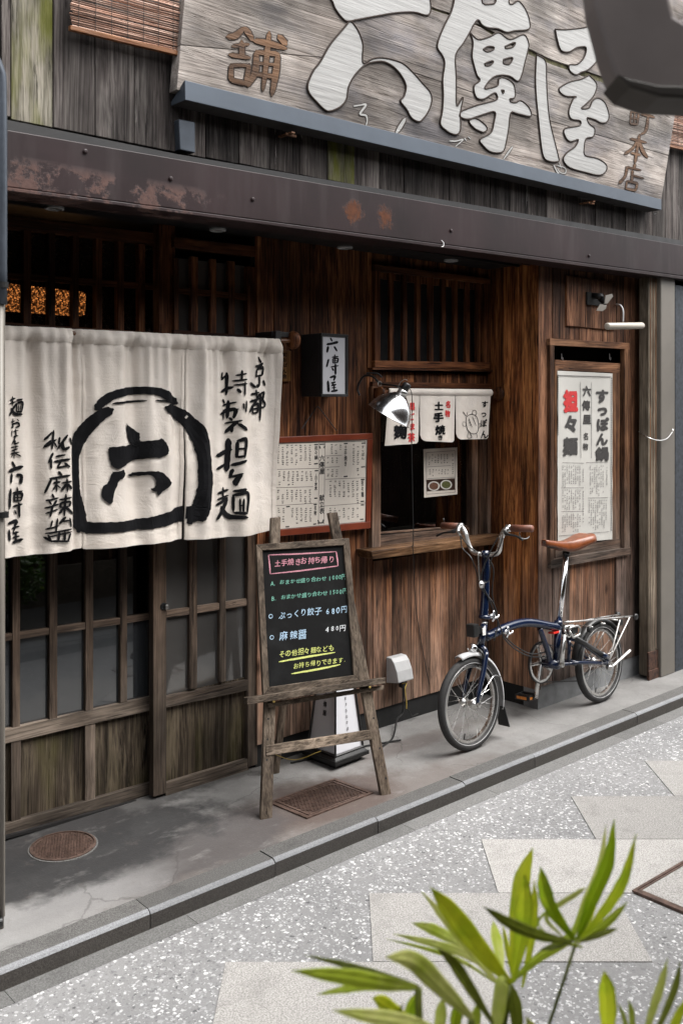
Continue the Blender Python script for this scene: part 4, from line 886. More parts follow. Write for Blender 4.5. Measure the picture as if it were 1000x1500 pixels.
def drop_gap(VF, gaps=((268.6, 273.0),)):
    V, F = VF; keep = []
    for f in F:
        c = sum((V[i] for i in f), Vector()) / len(f); d = c - CAMP; t = d.x * SN + d.y * CS; u = U0 + FPX * (d.x * CS - d.y * SN) / t; v = V0 - FPX * d.z / t
        g = 273.6 + (v - 490) * (-1.6 / 300); w = 2.2 * max(0, (v - 520) / 270)
        if not (g - w * 1.2 < u < g + w * .4): keep.append(f)
    return V, keep
CE = (100, 550, 4.545)
pot = [([(180, 222, 36), (230, 168, 46), (300, 125, 42), (400, 105, 42), (500, 100, 40), (590, 106, 40), (660, 140, 46), (735, 182, 44)],), ([(280, 186, 10), (400, 176, 12), (520, 168, 9)],), ([(575, 166, 7), (650, 172, 12), (700, 185, 14)],),
 ([(275, 228, 42), (210, 265, 56), (140, 340, 62), (95, 420, 66), (68, 520, 50), (58, 620, 48), (60, 740, 46), (70, 830, 52), (88, 920, 62), (90, 1010, 66), (82, 1035, 50)],),
 ([(105, 1015, 62), (250, 1010, 56), (400, 1000, 55), (550, 980, 60), (650, 955, 66), (760, 925, 80), (840, 930, 105)],),
 ([(640, 215, 45), (720, 240, 60), (790, 290, 70), (850, 380, 76), (890, 480, 80), (905, 600, 80), (908, 700, 85), (890, 820, 85), (865, 900, 92), (835, 955, 80)],)]
mk('jar_emblem', drop_gap(brush(pot, lambda u, v, l=0: fN(u, v, l + .0016), CE, 1.28, 5, .07)), M['ink'], nbx)
roku = [[(383, 320), (440, 350), (480, 385), (483, 420), (480, 450), (430, 455), (395, 400)], [(262, 490), (275, 475), (350, 470), (440, 455), (440, 440), (520, 435), (590, 425), (610, 418), (640, 460), (650, 510), (605, 545), (520, 550), (420, 575), (370, 600), (325, 620), (290, 610), (270, 560)], [(285, 640), (330, 635), (360, 628), (375, 655), (355, 685), (330, 700), (300, 770), (285, 840), (265, 852), (230, 830), (212, 790), (220, 745), (260, 710), (278, 670)], [(400, 662), (460, 645), (530, 638), (600, 638), (640, 670), (672, 710), (655, 745), (620, 770), (590, 800), (580, 775), (540, 758), (570, 735), (570, 700), (540, 665), (480, 668), (420, 672)]]
for i, l in enumerate(roku): mk('brush_stroke', fillpoly([l], CE, lambda u, v, q=0, i=i: fN(u, v, .0026 + .0001 * i), sub=5, rag=3.2, seed=i), M['ink'], nbx)
CC = (290, 500, 5.17)
wr = [([(462, 118), (492, 162)], 20), ([(428, 188), (470, 188), (515, 162)], 14), ([(440, 212), (435, 272)], 16), ([(440, 212), (508, 198), (500, 256)], 15), ([(435, 265), (500, 255)], 12), ([(475, 268), (472, 330), (440, 338)], 20), ([(395, 315), (432, 350)], 22), ([(512, 295), (525, 335)], 24),
 ([(402, 402), (470, 386)], 13), ([(438, 368), (445, 438)], 13), ([(388, 458), (480, 430)], 13), ([(472, 395), (440, 450), (378, 538)], 12), ([(410, 480), (410, 545)], 13), ([(412, 482), (455, 478), (450, 542)], 13), ([(412, 512), (450, 508)], 8), ([(410, 544), (450, 540)], 11), ([(482, 392), (478, 500), (475, 598)], 17), ([(487, 393), (515, 388), (500, 440), (520, 470), (515, 495), (482, 500)], 12),
 ([(200, 235), (193, 282)], 18), ([(190, 290), (240, 257)], 14), ([(237, 238), (235, 405)], 20), ([(190, 382), (262, 345)], 14), ([(275, 258), (345, 245)], 12), ([(310, 222), (310, 290)], 13), ([(262, 300), (352, 288)], 12), ([(268, 332), (352, 320)], 12), ([(335, 308), (332, 410)], 16), ([(285, 360), (302, 388)], 12),
 ([(208, 440), (222, 468)], 14), ([(208, 486), (280, 460)], 12), ([(183, 552), (290, 512)], 14), ([(245, 450), (240, 582)], 16), ([(213, 520), (215, 592)], 12), ([(215, 522), (275, 515), (270, 582)], 12), ([(320, 470), (325, 512)], 10), ([(347, 452), (340, 535)], 12), ([(252, 578), (262, 600)], 12), ([(228, 622), (312, 598)], 12), ([(290, 602), (230, 692)], 17), ([(262, 640), (262, 688)], 13), ([(292, 625), (352, 670)], 20),
 ([(148, 868), (200, 850), (262, 820)], 26), ([(247, 742), (243, 850), (233, 980)], 30), ([(148, 968), (240, 928)], 24), ([(290, 760), (285, 880)], 20), ([(290, 752), (345, 745), (332, 880)], 22), ([(290, 815), (335, 808)], 12), ([(287, 876), (335, 866)], 14), ([(263, 938), (348, 900)], 24),
 ([(268, 970), (252, 1032)], 22), ([(250, 1032), (320, 1000)], 20), ([(312, 1000), (282, 1062), (280, 1092)], 22),
 ([(155, 1152), (240, 1125)], 22), ([(197, 1108), (195, 1222)], 20), ([(150, 1198), (240, 1168)], 16), ([(140, 1242), (232, 1185)], 18), ([(232, 1188), (195, 1270), (148, 1352)], 24), ([(178, 1252), (235, 1325), (350, 1330)], 28), ([(268, 1135), (342, 1118)], 18), ([(267, 1168), (265, 1290)], 17), ([(265, 1165), (358, 1150), (345, 1302)], 19), ([(300, 1190), (300, 1290)], 9), ([(322, 1190), (318, 1290)], 9), ([(268, 1298), (342, 1298)], 13), ([(300, 1240), (320, 1237)], 8)]
CD = (0, 460, 4.054)
wl = [([(265, 747), (310, 700)], 14), ([(262, 792), (332, 745)], 14), ([(317, 692), (306, 802)], 14), ([(300, 750), (265, 790)], 12), ([(318, 760), (336, 790)], 11), ([(350, 732), (345, 772)], 12), ([(362, 758), (370, 800), (402, 788)], 14), ([(388, 718), (338, 802)], 14), ([(405, 735), (426, 778)], 16),
 ([(312, 825), (285, 882)], 16), ([(300, 860), (298, 916)], 16), ([(330, 846), (377, 835)], 12), ([(318, 877), (402, 860)], 12), ([(355, 875), (335, 910)], 12), ([(335, 912), (397, 897)], 12), ([(375, 884), (402, 907)], 14),
 ([(340, 935), (357, 957)], 16), ([(288, 977), (402, 955)], 14), ([(297, 975), (263, 1062)], 14), ([(308, 1002), (347, 995)], 10), ([(328, 977), (328, 1052)], 12), ([(328, 1010), (303, 1045)], 10), ([(328, 1012), (350, 1032)], 8), ([(355, 1002), (412, 990)], 10), ([(382, 975), (385, 1052)], 12), ([(380, 1006), (355, 1045)], 10), ([(385, 1005), (412, 1035)], 12),
 ([(300, 1068), (312, 1090)], 14), ([(268, 1107), (337, 1090)], 12), ([(283, 1110), (295, 1130)], 10), ([(327, 1105), (310, 1130)], 10), ([(263, 1152), (342, 1126)], 12), ([(268, 1182), (337, 1156)], 10), ([(305, 1130), (288, 1202)], 14), ([(343, 1102), (412, 1085)], 12), ([(377, 1068), (370, 1197)], 14), ([(350, 1120), (350, 1147)], 10), ([(350, 1120), (402, 1112), (398, 1137)], 10), ([(350, 1147), (397, 1138)], 8), ([(370, 1145), (343, 1182)], 10), ([(377, 1145), (430, 1187)], 16),
 ([(300, 1225), (293, 1262)], 10), ([(332, 1213), (325, 1292)], 14), ([(268, 1277), (342, 1255)], 10), ([(378, 1203), (345, 1242)], 12), ([(360, 1230), (412, 1220)], 10), ([(402, 1210), (420, 1262)], 14), ([(268, 1302), (422, 1275)], 12), ([(280, 1310), (300, 1352)], 12), ([(283, 1322), (422, 1290)], 10), ([(345, 1292), (340, 1342)], 10), ([(377, 1290), (375, 1342)], 10), ([(298, 1347), (402, 1347)], 14), ([(412, 1300), (395, 1347)], 14), ([(262, 1325), (300, 1347)], 12),
 ([(50, 512), (87, 500)], 10), ([(68, 490), (68, 542)], 10), ([(46, 532), (92, 520)], 8), ([(92, 533), (43, 602)], 12), ([(55, 560), (85, 592), (132, 595)], 14), ([(95, 512), (132, 505)], 9), ([(95, 530), (95, 582)], 8), ([(95, 530), (132, 525), (126, 582)], 9), ([(108, 540), (108, 578)], 6), ([(95, 581), (127, 580)], 7), ([(118, 540), (118, 578)], 5),
 ([(58, 642), (87, 635)], 7), ([(72, 622), (72, 670), (60, 672)], 7), ([(65, 657), (105, 645), (112, 665), (90, 673)], 7), ([(100, 624), (112, 636)], 6), ([(65, 690), (62, 727)], 7), ([(75, 697), (107, 690)], 6), ([(90, 684), (90, 725), (78, 727), (105, 722)], 7), ([(87, 733), (60, 777)], 8), ([(70, 758), (85, 755), (85, 770), (110, 762)], 8),
 ([(53, 792), (107, 785)], 7), ([(70, 780), (72, 796)], 6), ([(92, 778), (90, 796)], 6), ([(58, 812), (102, 800)], 7), ([(53, 827), (112, 820)], 8), ([(80, 803), (80, 857)], 8), ([(75, 825), (55, 850)], 7), ([(85, 825), (122, 845)], 9),
 ([(65, 878), (87, 907)], 18), ([(38, 932), (132, 905)], 24), ([(62, 948), (55, 1002)], 20), ([(98, 955), (125, 960), (122, 1005)], 16),
 ([(52, 1038), (45, 1152)], 22), ([(70, 1062), (132, 1050)], 12), ([(100, 1028), (105, 1112)], 12), ([(80, 1070), (82, 1112)], 12), ([(80, 1070), (128, 1065), (125, 1107)], 12), ([(80, 1090), (125, 1088)], 7), ([(80, 1110), (125, 1108)], 10), ([(73, 1142), (132, 1128)], 14), ([(110, 1120), (117, 1207)], 16), ([(85, 1165), (97, 1187)], 12),
 ([(38, 1242), (97, 1230), (85, 1262)], 16), ([(45, 1280), (50, 1342)], 14), ([(68, 1272), (117, 1260)], 12), ([(90, 1265), (75, 1300)], 12), ([(75, 1302), (112, 1295)], 12), ([(95, 1290), (95, 1352)], 14), ([(73, 1327), (117, 1318)], 12), ([(73, 1357), (137, 1337)], 20)]
def mkl(name, l, mat, par):
    for q in l: mk(name, q, mat, par)
def chars(strokes, counts):
    o, k = [], 0
    for c in counts: o.append(strokes[k:k + c]); k += c
    assert k == len(strokes), (k, len(strokes)); return o
for q, cs_ in ((wr, 0), (wl, 1)):
    groups = {}
    cuts = ([(360, 0), (0, 1)] if cs_ == 0 else [(200, 0), (0, 1)])
    for st_ in q:
        mx = sum(p[0] for p in st_[0]) / len(st_[0]); my = sum(p[1] for p in st_[0]) / len(st_[0])
        if cs_ == 0: g = ('a', my > 370) if (mx > 372 and my < 620) else ('b', sum(my > z for z in (425, 720, 965, 1103)))
        else: g = ('c', sum(my > z for z in (812, 922, 1062, 1206))) if mx > 200 else ('d', sum(my > z for z in (612, 678, 730, 780, 868, 1020, 1222)))
        groups.setdefault(g, []).append(st_)
    for g, l in sorted(groups.items()): mk('brush_character', brush([(a_, w_ * ((1.75 if w_ < 16 else 1.32) if cs_ == 0 else (1.5 if w_ < 11 else 1.36))) for a_, w_ in l], lambda u, v, l=0: fN(u, v, l + .001), CC if cs_ == 0 else CD, 1, 8, .09), M['ink'], nbx)
# rod
zr_ = P(430, 498, YN).z; rod = thing('curtain_rod', (XU(430, YN), YN, zr_), 'dark wooden rod with round knob showing at the right end of the long noren', 'curtain rod')
zr0 = P(0, 484, YN).z; mk('rod', tube([(XU(-12, YN), YN + .022, zr0), (XU(432, YN), YN + .016, zr_ - .004)], .009, 12), M['brownwood_rod'], rod)
mk('knob', lathe((XU(428, YN), YN + .012, zr_), (1, 0, 0), [(0, -.004), (.030, -.002), (.040, .010), (.038, .026), (.022, .034), (0, .036)], 24), M['lat'], rod, smooth=True)
mk('bracket', join(box(XU(404, YN) , XU(412, YN), YN - .0, 3.36, zr_ - .03, zr_ + .035), box(XU(396, 3.25), XU(422, 3.25), 3.24, 3.36, zr_ + .012, zr_ + .034)), M['blackwood'], rod, bev=.002)
# ---- plaque, box lantern, hanging cord
fPq = onY(3.345)
pq = tag(mk('name_plaque', qb([(402, 510), (426, 514), (426, 558.5), (402, 558.5)], 3.345, .014), M['plaque'], None, bev=.0015), 'small varnished wooden name plaque half behind the long noren', 'plaque')
mk('lettering', text('町おばん会', 417, 519, 6, 6.5, onY(3.3445), step=8, bold=.03, jit=.15), M['ink'], pq)
YL2 = 3.22; x0, x1 = XU(470.5, YL2), XU(510, YL2); z0, z1 = ZV(490, 581, YL2), ZV(490, 489, YL2)
lb = thing('box_sign', ((x0 + x1) / 2, 3.36, z0), 'black box lantern sign with white face and brushed shop name on the wall', 'sign')
mk('case', box(x0, x1, YL2 + .012, 3.359, z0, z1), M['blackwood'], lb, bev=.002)
for f in (box(x0, x1, YL2, YL2 + .0119, z1 - .012, z1), box(x0, x1, YL2, YL2 + .0119, z0, z0 + .012), box(x0, x0 + .010, YL2 + .0003, YL2 + .0119, z0 + .0121, z1 - .0121), box(x1 - .014, x1, YL2 + .0003, YL2 + .0119, z0 + .0121, z1 - .0121)): mk('frame', f, M['dark_iron'], lb, bev=.001)
mk('face', box(x0 + .009, x1 - .012, YL2 + .006, YL2 + .011, z0 + .011, z1 - .011), M['lampshade'], lb)
CF = (380, 460, 5.556)
lf = [([(577, 195), (592, 222)], 12), ([(548, 247), (590, 240), (637, 228)], 14), ([(558, 265), (550, 312)], 16), ([(608, 265), (630, 302)], 14), ([(562, 368), (545, 432)], 14), ([(590, 352), (642, 345)], 9), ([(612, 330), (612, 400)], 10), ([(595, 365), (595, 398)], 8), ([(595, 365), (637, 362), (632, 397)], 9), ([(595, 382), (632, 380)], 7), ([(595, 398), (632, 396)], 8), ([(578, 432), (642, 420)], 9), ([(617, 405), (618, 492)], 12), ([(590, 440), (602, 460)], 9), ([(573, 517), (612, 508), (603, 542)], 12), ([(556, 545), (562, 632)], 14), ([(583, 562), (617, 553)], 9), ([(602, 560), (588, 582)], 9), ([(585, 582), (622, 574)], 9), ([(606, 578), (606, 627)], 10), ([(588, 602), (622, 597)], 8), ([(583, 630), (634, 620)], 11)]
mk('lettering', brush(lf, onY(YL2 + .0055), CF, 1.65, 3, .06), M['ink'], lb)
cdY = 3.352; tag(mk('cord', tube([P(442, 628, cdY), P(463, 597, cdY - .006), P(465, 595, cdY - .008), P(468, 598, cdY - .006), P(493, 631, cdY)], .0022, 6), M['blackplastic']), 'dark hanging cord rising to a nail above the framed menu', 'cord')
# ---- framed menu
YM = 3.325
mf = thing('menu_board', P(470, 700, YM), 'wide menu sheet in a red-brown lacquered frame on the wall left of the serving window', 'menu')
mk('backing', qb([(398, 641), (543, 635.5), (540, 772), (398, 783)], YM + .008, .026), M['red'], mf)
for q_ in ([(396, 641), (546, 634.5), (546, 643.5), (396, 649.5)], [(396, 777), (543, 764), (543, 774), (396, 787)], [(538.5, 644), (546, 643.6), (543, 764), (536, 764.6)]):
    mk('frame', qb(q_, YM, .03), M['red'], mf, bev=.002)
mk('sheet', qb([(398, 649), (539, 643), (536.5, 765.5), (398, 778)], YM + .006, .003), M['paper'], mf)
fM = onY(YM + .0057)
def mq(x, y): return (395 + x / 6.452, 630 + y / 6.452)
segs = [(60, 125, 905, 108), (905, 108, 910, 862), (60, 940, 910, 862), (465, 118, 460, 900), (522, 116, 512, 892), (55, 372, 462, 362), (55, 545, 410, 535), (55, 715, 445, 690), (525, 465, 905, 450), (515, 718, 905, 688), (525, 245, 680, 238), (525, 352, 660, 345)]
mk('printed_rules', rule([(*mq(a, b), *mq(c_, d)) for a, b, c_, d in segs], fM, .55), M['ink2'], mf)
mk('printed_tabs', rule([(*mq(a, b), *mq(c_, d)) for a, b, c_, d in ((470, 135, 520, 132), (468, 150, 478, 175), (520, 148, 512, 172), (452, 880, 508, 875), (455, 850, 465, 875), (508, 845, 500, 870), (865, 125, 902, 123), (862, 350, 900, 346), (860, 468, 895, 466), (858, 675, 890, 672), (700, 128, 735, 126), (698, 440, 735, 436), (420, 138, 458, 136), (418, 320, 455, 316), (425, 385, 458, 383), (420, 645, 450, 643), (415, 705, 445, 702), (410, 890, 440, 886), (155, 725, 190, 722), (150, 915, 185, 912), (860, 708, 890, 706), (852, 845, 885, 842))], fM, 1.9), M['ink2'], mf)
R = [(57, 135, 400, 350), (57, 385, 412, 530), (57, 560, 400, 700), (57, 730, 150, 890), (195, 730, 405, 885), (530, 130, 690, 235), (530, 255, 655, 345), (530, 365, 655, 450), (745, 130, 900 - 45, 440), (525, 475, 850, 700), (520, 730, 850, 850)]
mk('printed_menu', ticks([(*mq(a, b), *mq(c_, d)) for a, b, c_, d in R], fM, 3, 6.6, 3.1, .86, .42), M['ink2'], mf)
for s_, x_, y_, w_, h_ in (('六傳屋', 492, 265, 50, 64), ('献立表', 490, 640, 46, 64), ('すっぽん', 878, 160, 30, 36), ('土手焼き', 716, 165, 28, 52), ('担々鍋', 438, 170, 34, 46), ('担々麺', 875, 500, 26, 56), ('小菜', 436, 450, 24, 84), ('名物', 430, 735, 26, 50)):
    mk('print_heading', text(s_, *mq(x_, y_), w_ / 6.452, h_ / 6.6, fM, bold=.03, jit=.04), M['ink2'], mf)
# ---- small noren over the serving window
YK = 3.26
kn = thing('small_noren', P(640, 610, YK), 'short three-panel white noren over the serving window with red writing and turtle sketch', 'curtain')
def foldk(X, Z): return .005 * math.sin(X * 50) * .8 + .003 * noise.noise(Vector((X * 14, Z * 12, 7)))
def fK(u, v, l=0.0): p = P(u, v, YK); return Vector((p.x, YK + foldk(p.x, p.z) - l - .002, p.z))
def kp(outline, seed):   # top-left, top-right, bottom-right, bottom-left with rounded inner corners
    (ua, va), (ub, vb2), (uc, vc), (ud, vd), rl, rr_ = outline; n, m = 26, 26; V, F = [], []
    for j in range(m + 1):
        g = j / m
        for i in range(n + 1):
            f = i / n; top_ = Vector((ua + (ub - ua) * f, va + (vb2 - va) * f)); bot_ = Vector((ud + (uc - ud) * f, vd + (vc - vd) * f))
            du = (ub - ua) * f; rb = 0
            for r, e in ((rl, du), (rr_, (ub - ua) * (1 - f))):
                if r and e < r: rb = max(rb, r - math.sqrt(r * r - (r - e) ** 2))
            bot_.y -= rb; q = top_.lerp(bot_, g); p = P(q.x, q.y, YK); V.append(Vector((p.x, YK + foldk(p.x, p.z), p.z)))
    for j in range(m):
        for i in range(n): a = j * (n + 1) + i; F.append((a, a + 1, a + n + 2, a + n + 1))
    k = len(V); V += [p + Vector((0, .0018, 0)) for p in V]; F += [tuple(x + k for x in q)[::-1] for q in F]; return V, F
for o_ in (((569, 569), (614.6, 570), (613, 649.5), (563.5, 653), 0, 3), ((615, 570), (666.5, 570), (665, 648), (615.5, 646), 9, 3), ((667, 570), (717.5, 571), (714, 643), (667.5, 644), 9, 2)): mk('cloth_panel', kp(o_, 1), M['cloth'], kn, smooth=True)
V, F = [], []
for i in range(31):
    u = 568.5 + (718.5 - 568.5) * i / 30
    for k in range(5): p = P(u, 568.6 + i * .06 + k * 2.4, YK); V.append(Vector((p.x, YK + foldk(p.x, p.z) - .002 - .008 * math.sin(math.pi * k / 4), p.z)))
for i in range(30):
    for k in range(4): a = i * 5 + k; F.append((a, a + 5, a + 6, a + 1))
mk('rod_sleeve', (V, F), M['cloth'], kn, smooth=True)
CG = (530, 540, 4.762)
def gq(x, y): return (530 + x / 4.762, 540 + y / 4.762)
for q in (text('土手焼', *gq(537, 262), 12.5, 13.5, fK, step=17.5, bold=.045, jit=.12, seed=3), text('き', *gq(540, 480), 8, 8, fK, bold=.04, jit=.1), text('麹', *gq(258, 440), 20, 21, fK, bold=.05, jit=.1), *[text(c1, gq(850, 245)[0], gq(850, 245)[1] + 14.8 * k1, 9.5, 12, fK, bold=.03, jit=.12, seed=2 + k1) for k1, c1 in enumerate('すっぽん')]): mk('brush_writing', q, M['ink'], kn)
for q in (text('名物', *gq(597, 248), 9.5, 11, fK, step=13.5, bold=.04, jit=.1), text('黒ごま茶', *gq(345, 262), 10.5, 12, fK, step=15, bold=.045, jit=.12)): mk('red_writing', q, M['redink'], kn)
tt = [([(725, 340), (760, 318), (795, 340), (808, 390), (800, 440), (770, 455), (740, 430), (728, 385), (727, 340)], 5), ([(705, 300), (728, 330), (738, 300)], 4), ([(712, 318), (702, 300)], 4), ([(765, 318), (770, 292), (788, 295), (792, 315), (778, 322)], 4), ([(725, 375), (700, 372), (698, 395), (718, 402), (730, 392)], 4), ([(806, 390), (828, 380), (822, 405), (806, 418)], 4), ([(745, 440), (738, 470), (742, 485), (762, 478), (752, 450)], 4), ([(788, 450), (796, 470), (792, 484)], 4), ([(745, 345), (752, 375), (765, 410)], 4), ([(765, 335), (775, 365), (790, 400)], 4), ([(737, 362), (752, 356)], 3), ([(742, 380), (756, 373)], 3), ([(748, 398), (762, 390)], 3), ([(775, 350), (786, 344)], 3)]
mk('turtle_drawing', brush(tt, fK, CG, .8, 2, .1), M['ink'], kn)
zk = P(640, 575, YK).z; kr = thing('curtain_rod', (XU(640, YK), YK, zk), 'dark rod with round end knobs carrying the short noren over the serving window', 'curtain rod')
mk('rod', tube([(XU(562, YK), YK + .010, zk), (XU(728, YK), YK + .010, zk)], .009, 12), M['lat'], kr)
for u, s_ in ((559, -1), (733, 1)): 
    mk('knob', lathe((XU(u, YK), YK + .012, P(u, 577, YK).z), (1, 0, 0), [(0, -.010), (.030, -.008), (.037, 0), (.030, .010), (0, .012)], 24), M['lat'], kr, smooth=True)
mk('bracket', join(*[box(XU(u, YK) - .006, XU(u, YK) + .006, YK, 3.36, zk - .03, zk + .02) for u in (564, 725)]), M['lat'], kr)
# ---- clamp lamp
YC = 3.12
cl = thing('clamp_lamp', P(580, 575, YC), 'polished aluminium clamp lamp with a bell reflector in front of the small noren', 'lamp')
tip = P(592, 571, YC + .02); mouth = P(570, 609, YC); ax = (Vector((CS, -SN, 0)) * -.50 + Vector((0, 0, -.86)) + Vector((SN, CS, 0)) * .06).normalized()
mouth = P(571, 606, YC - .01); h = .10; base = mouth - ax * h
prof = [(.024, 0), (.034, .010), (.052, .026), (.070, .050), (.082, .080), (.087, .104), (.091, .106), (.0905, .1075), (.0855, .104), (.080, .080), (.068, .050), (.050, .027), (.024, .014)]
prof = [(r * 1.2, z * 1.05) for r, z in prof]; mk('reflector', lathe(base, ax, prof, 48), M['reflector'], cl, smooth=True)
mk('neck', lathe(base - ax * .026, ax, [(.0, 0), (.020, 0), (.024, .006), (.024, .026)], 24), M['alu'], cl, smooth=True)
mk('socket', lathe(base - ax * .062, ax, [(0, 0), (.015, .001), (.019, .006), (.019, .036), (.016, .038)], 20), M['blackplastic'], cl, smooth=True)
mk('bulb', lathe(base + ax * .01, ax, [(.012, 0), (.016, .014), (.027, .038), (.028, .05), (.018, .068), (0, .074)], 20), M['white'], cl, smooth=True)
sd1 = ax.cross(Vector((0, -1, 0))).normalized(); bk = base - ax * .02
mk('wire_bail', tube([bk + sd1 * .024, bk + sd1 * .038, bk + sd1 * .042 - ax * .03, bk + sd1 * .03 - ax * .05, bk + sd1 * .012 - ax * .052], .002, 6), M['alu'], cl)
cA = P(556, 562, 3.24); mk('arm', tube([bk - ax * .02, bk.lerp(cA, .5) + Vector((0, 0, .01)), cA], .004, 8), M['dark_iron'], cl)
mk('clamp', join(tube([cA, cA + Vector((-.01, .04, .035)), cA + Vector((-.03, .08, .035)), cA + Vector((-.05, .1, -.02)), cA + Vector((-.045, .09, -.055))], .005, 8, sm=5), tube([cA + Vector((.015, .0, .03)), cA + Vector((.0, .02, .05)), cA + Vector((-.03, .06, .05))], .004, 8, sm=4)), M['dark_iron'], cl)
mk('spring', torus(cA, (0, 1, 0), .011, .003, 20, 6), M['alu'], cl)
cp = [base - ax * .05, P(603, 580, 3.16), P(602.5, 640, 3.19), P(604, 720, 3.19), P(605, 792, 3.2), P(603, 800, 3.24)]
mk('lamp_cord', tube(cp + [P(605, 812, 3.252), P(610, 900, 3.35), P(628, 1002, 3.352)], .0021, 6, sm=6), M['blackplastic'], cl)
# ---- leaflet on the serving window glass
YF = 3.378
lf_ = tag(mk('leaflet', qb([(620, 658), (669, 655.5), (669.5, 724), (621, 729)], YF, .001), M['paper'], None), 'small paper menu leaflet with two food photos taped inside the serving window', 'leaflet')
fL = onY(YF - .0004)
mk('printed_rules', rule([(624, 663, 666, 660), (666, 660, 666, 721), (624, 663, 624.5, 724), (624.5, 724, 666, 721), (625, 684, 660, 682), (626, 701, 666, 699)], fL, .5), M['ink2'], lf_)
tag(mk('printed_menu', ticks([(627, 665, 657, 681), (627, 687, 658, 697), (659, 664, 665, 697)], fL, 8, 4.4, 2.8, .8, .4), M['ink2'], lf_), None, None, kind='stuff')
mk('photo_panel', rule([(624.5, 711.5, 666, 709)], fL, 17), plain('photo_dark', (.03, .015, .01), .4), lf_)
for u, v, cc in ((635, 712, (.10, .045, .025)), (653, 710, (.07, .075, .02))):
    def disc(r, l): 
        V = [fL(u + r * math.cos(t * math.pi / 12), v + r * .82 * math.sin(t * math.pi / 12), l) for t in range(24)]; return V, [tuple(range(24))]
    mk('plate_print', disc(8.6, .0004), M['poster'], lf_); mk('food_print', disc(6.6, .0006), plain('food_print', cc, .6, var=.6, scale=120), lf_)
# ---- basket and things inside the serving window
zb = ZV(630, 786, 3.45)
bs = thing('wire_basket', (XU(640, 3.5), 3.52, zb), 'dim round wire basket on the counter inside the serving window', 'basket')
mk('ring', join(*[torus((XU(636, 3.5), 3.53, zb + .02 + k * .022), (0, 0, 1), .07 + .018 * k, .0016, 32, 5) for k in range(4)]), M['alu'], bs)
mk('wires', join(*[tube([(XU(636, 3.5) + .07 * math.cos(a), 3.53 + .07 * math.sin(a), zb + .02), (XU(636, 3.5) + .125 * math.cos(a), 3.53 + .125 * math.sin(a), zb + .09)], .0012, 4) for a in [k * math.pi / 10 for k in range(20)]]), M['alu'], bs)
mk('counter', box(XM, XC + .02, 3.42, 3.8, zb - .03, zb), M['sill'], shop)
# ---- poster in the bay window
YP = YB + .0005
po = thing('paper_poster', P(856, 670, YP), 'tall printed paper poster in the bay window with bold calligraphy and one red character', 'poster')
V, F = [], []
for j in range(41):
    for i in range(13):
        f, g = i / 12, j / 40; u = 816.2 + (896.2 - 816.2) * f; v = (543 + 4 * f) * (1 - g) + (797 - 7 * f) * g; p = P(u, v, YP); V.append(Vector((p.x, YP + .0026 * noise.noise(Vector((p.x * 9, p.z * 11, 3))) + .0012 * noise.noise(Vector((p.x * 30, p.z * 26, 9))), p.z)))
for j in range(40):
    for i in range(12): a = j * 13 + i; F.append((a, a + 1, a + 14, a + 13))
mk('sheet', (V, F), M['poster'], po, smooth=True)
fP = onY(YP - .0028)
def pq_(x, y): return (800 + x / 4.683, 500 + y / 4.683)
for q in (text('すっぽん鍋', *pq_(378, 375), 18, 19.5, fP, step=21.5, bold=.062, jit=.08, seed=5), text('々麺', *pq_(165, 565), 21, 27, fP, step=33, bold=.062, jit=.05), text('六傳屋', *pq_(272, 340), 12.5, 16, fP, step=21, bold=.045, jit=.1), text('名物', *pq_(268, 650), 8, 11, fP, step=15, bold=.03, jit=.1)): mk('bold_writing', q, M['ink2'], po)
mk('red_writing', text('担', *pq_(163, 410), 21, 32, fP, bold=.075, jit=.05), M['redink'], po)
mk('printed_rules', rule([(*pq_(a, b), *pq_(c_, d)) for a, b, c_, d in ((232, 280, 235, 800), (308, 282, 308, 800), (80, 232, 445, 243), (108, 832, 255, 836), (270, 832, 420, 828), (100, 1005, 250, 1005), (282, 1075, 420, 1072), (100, 1168, 255, 1166), (85, 1335, 430, 1305))], fP, .5), M['ink2'], po)
mk('border_dashes', rule([(*pq_(444, 250 + k * 16), *pq_(444, 258 + k * 16)) for k in range(66)] + [(*pq_(80, 230 + k * 14), *pq_(80, 236 + k * 14)) for k in range(30)] + [(*pq_(80 + k * 12, 236 + k * .35), *pq_(86 + k * 12, 236 + k * .35)) for k in range(30)], fP, 1.5), M['ink2'], po)
mk('fine_print', ticks([(*pq_(a, b), *pq_(c_, d)) for a, b, c_, d in ((105, 850, 235, 1000), (285, 850, 395, 1065), (105, 1015, 235, 1160), (285, 1085, 415, 1290), (105, 1180, 235, 1320), (240, 870, 258, 1290), (405, 860, 420, 1040))], fP, 4, 3.1, 2.5, .8, .5), plain('faded_print_ink', (.16, .155, .15), .7), po)
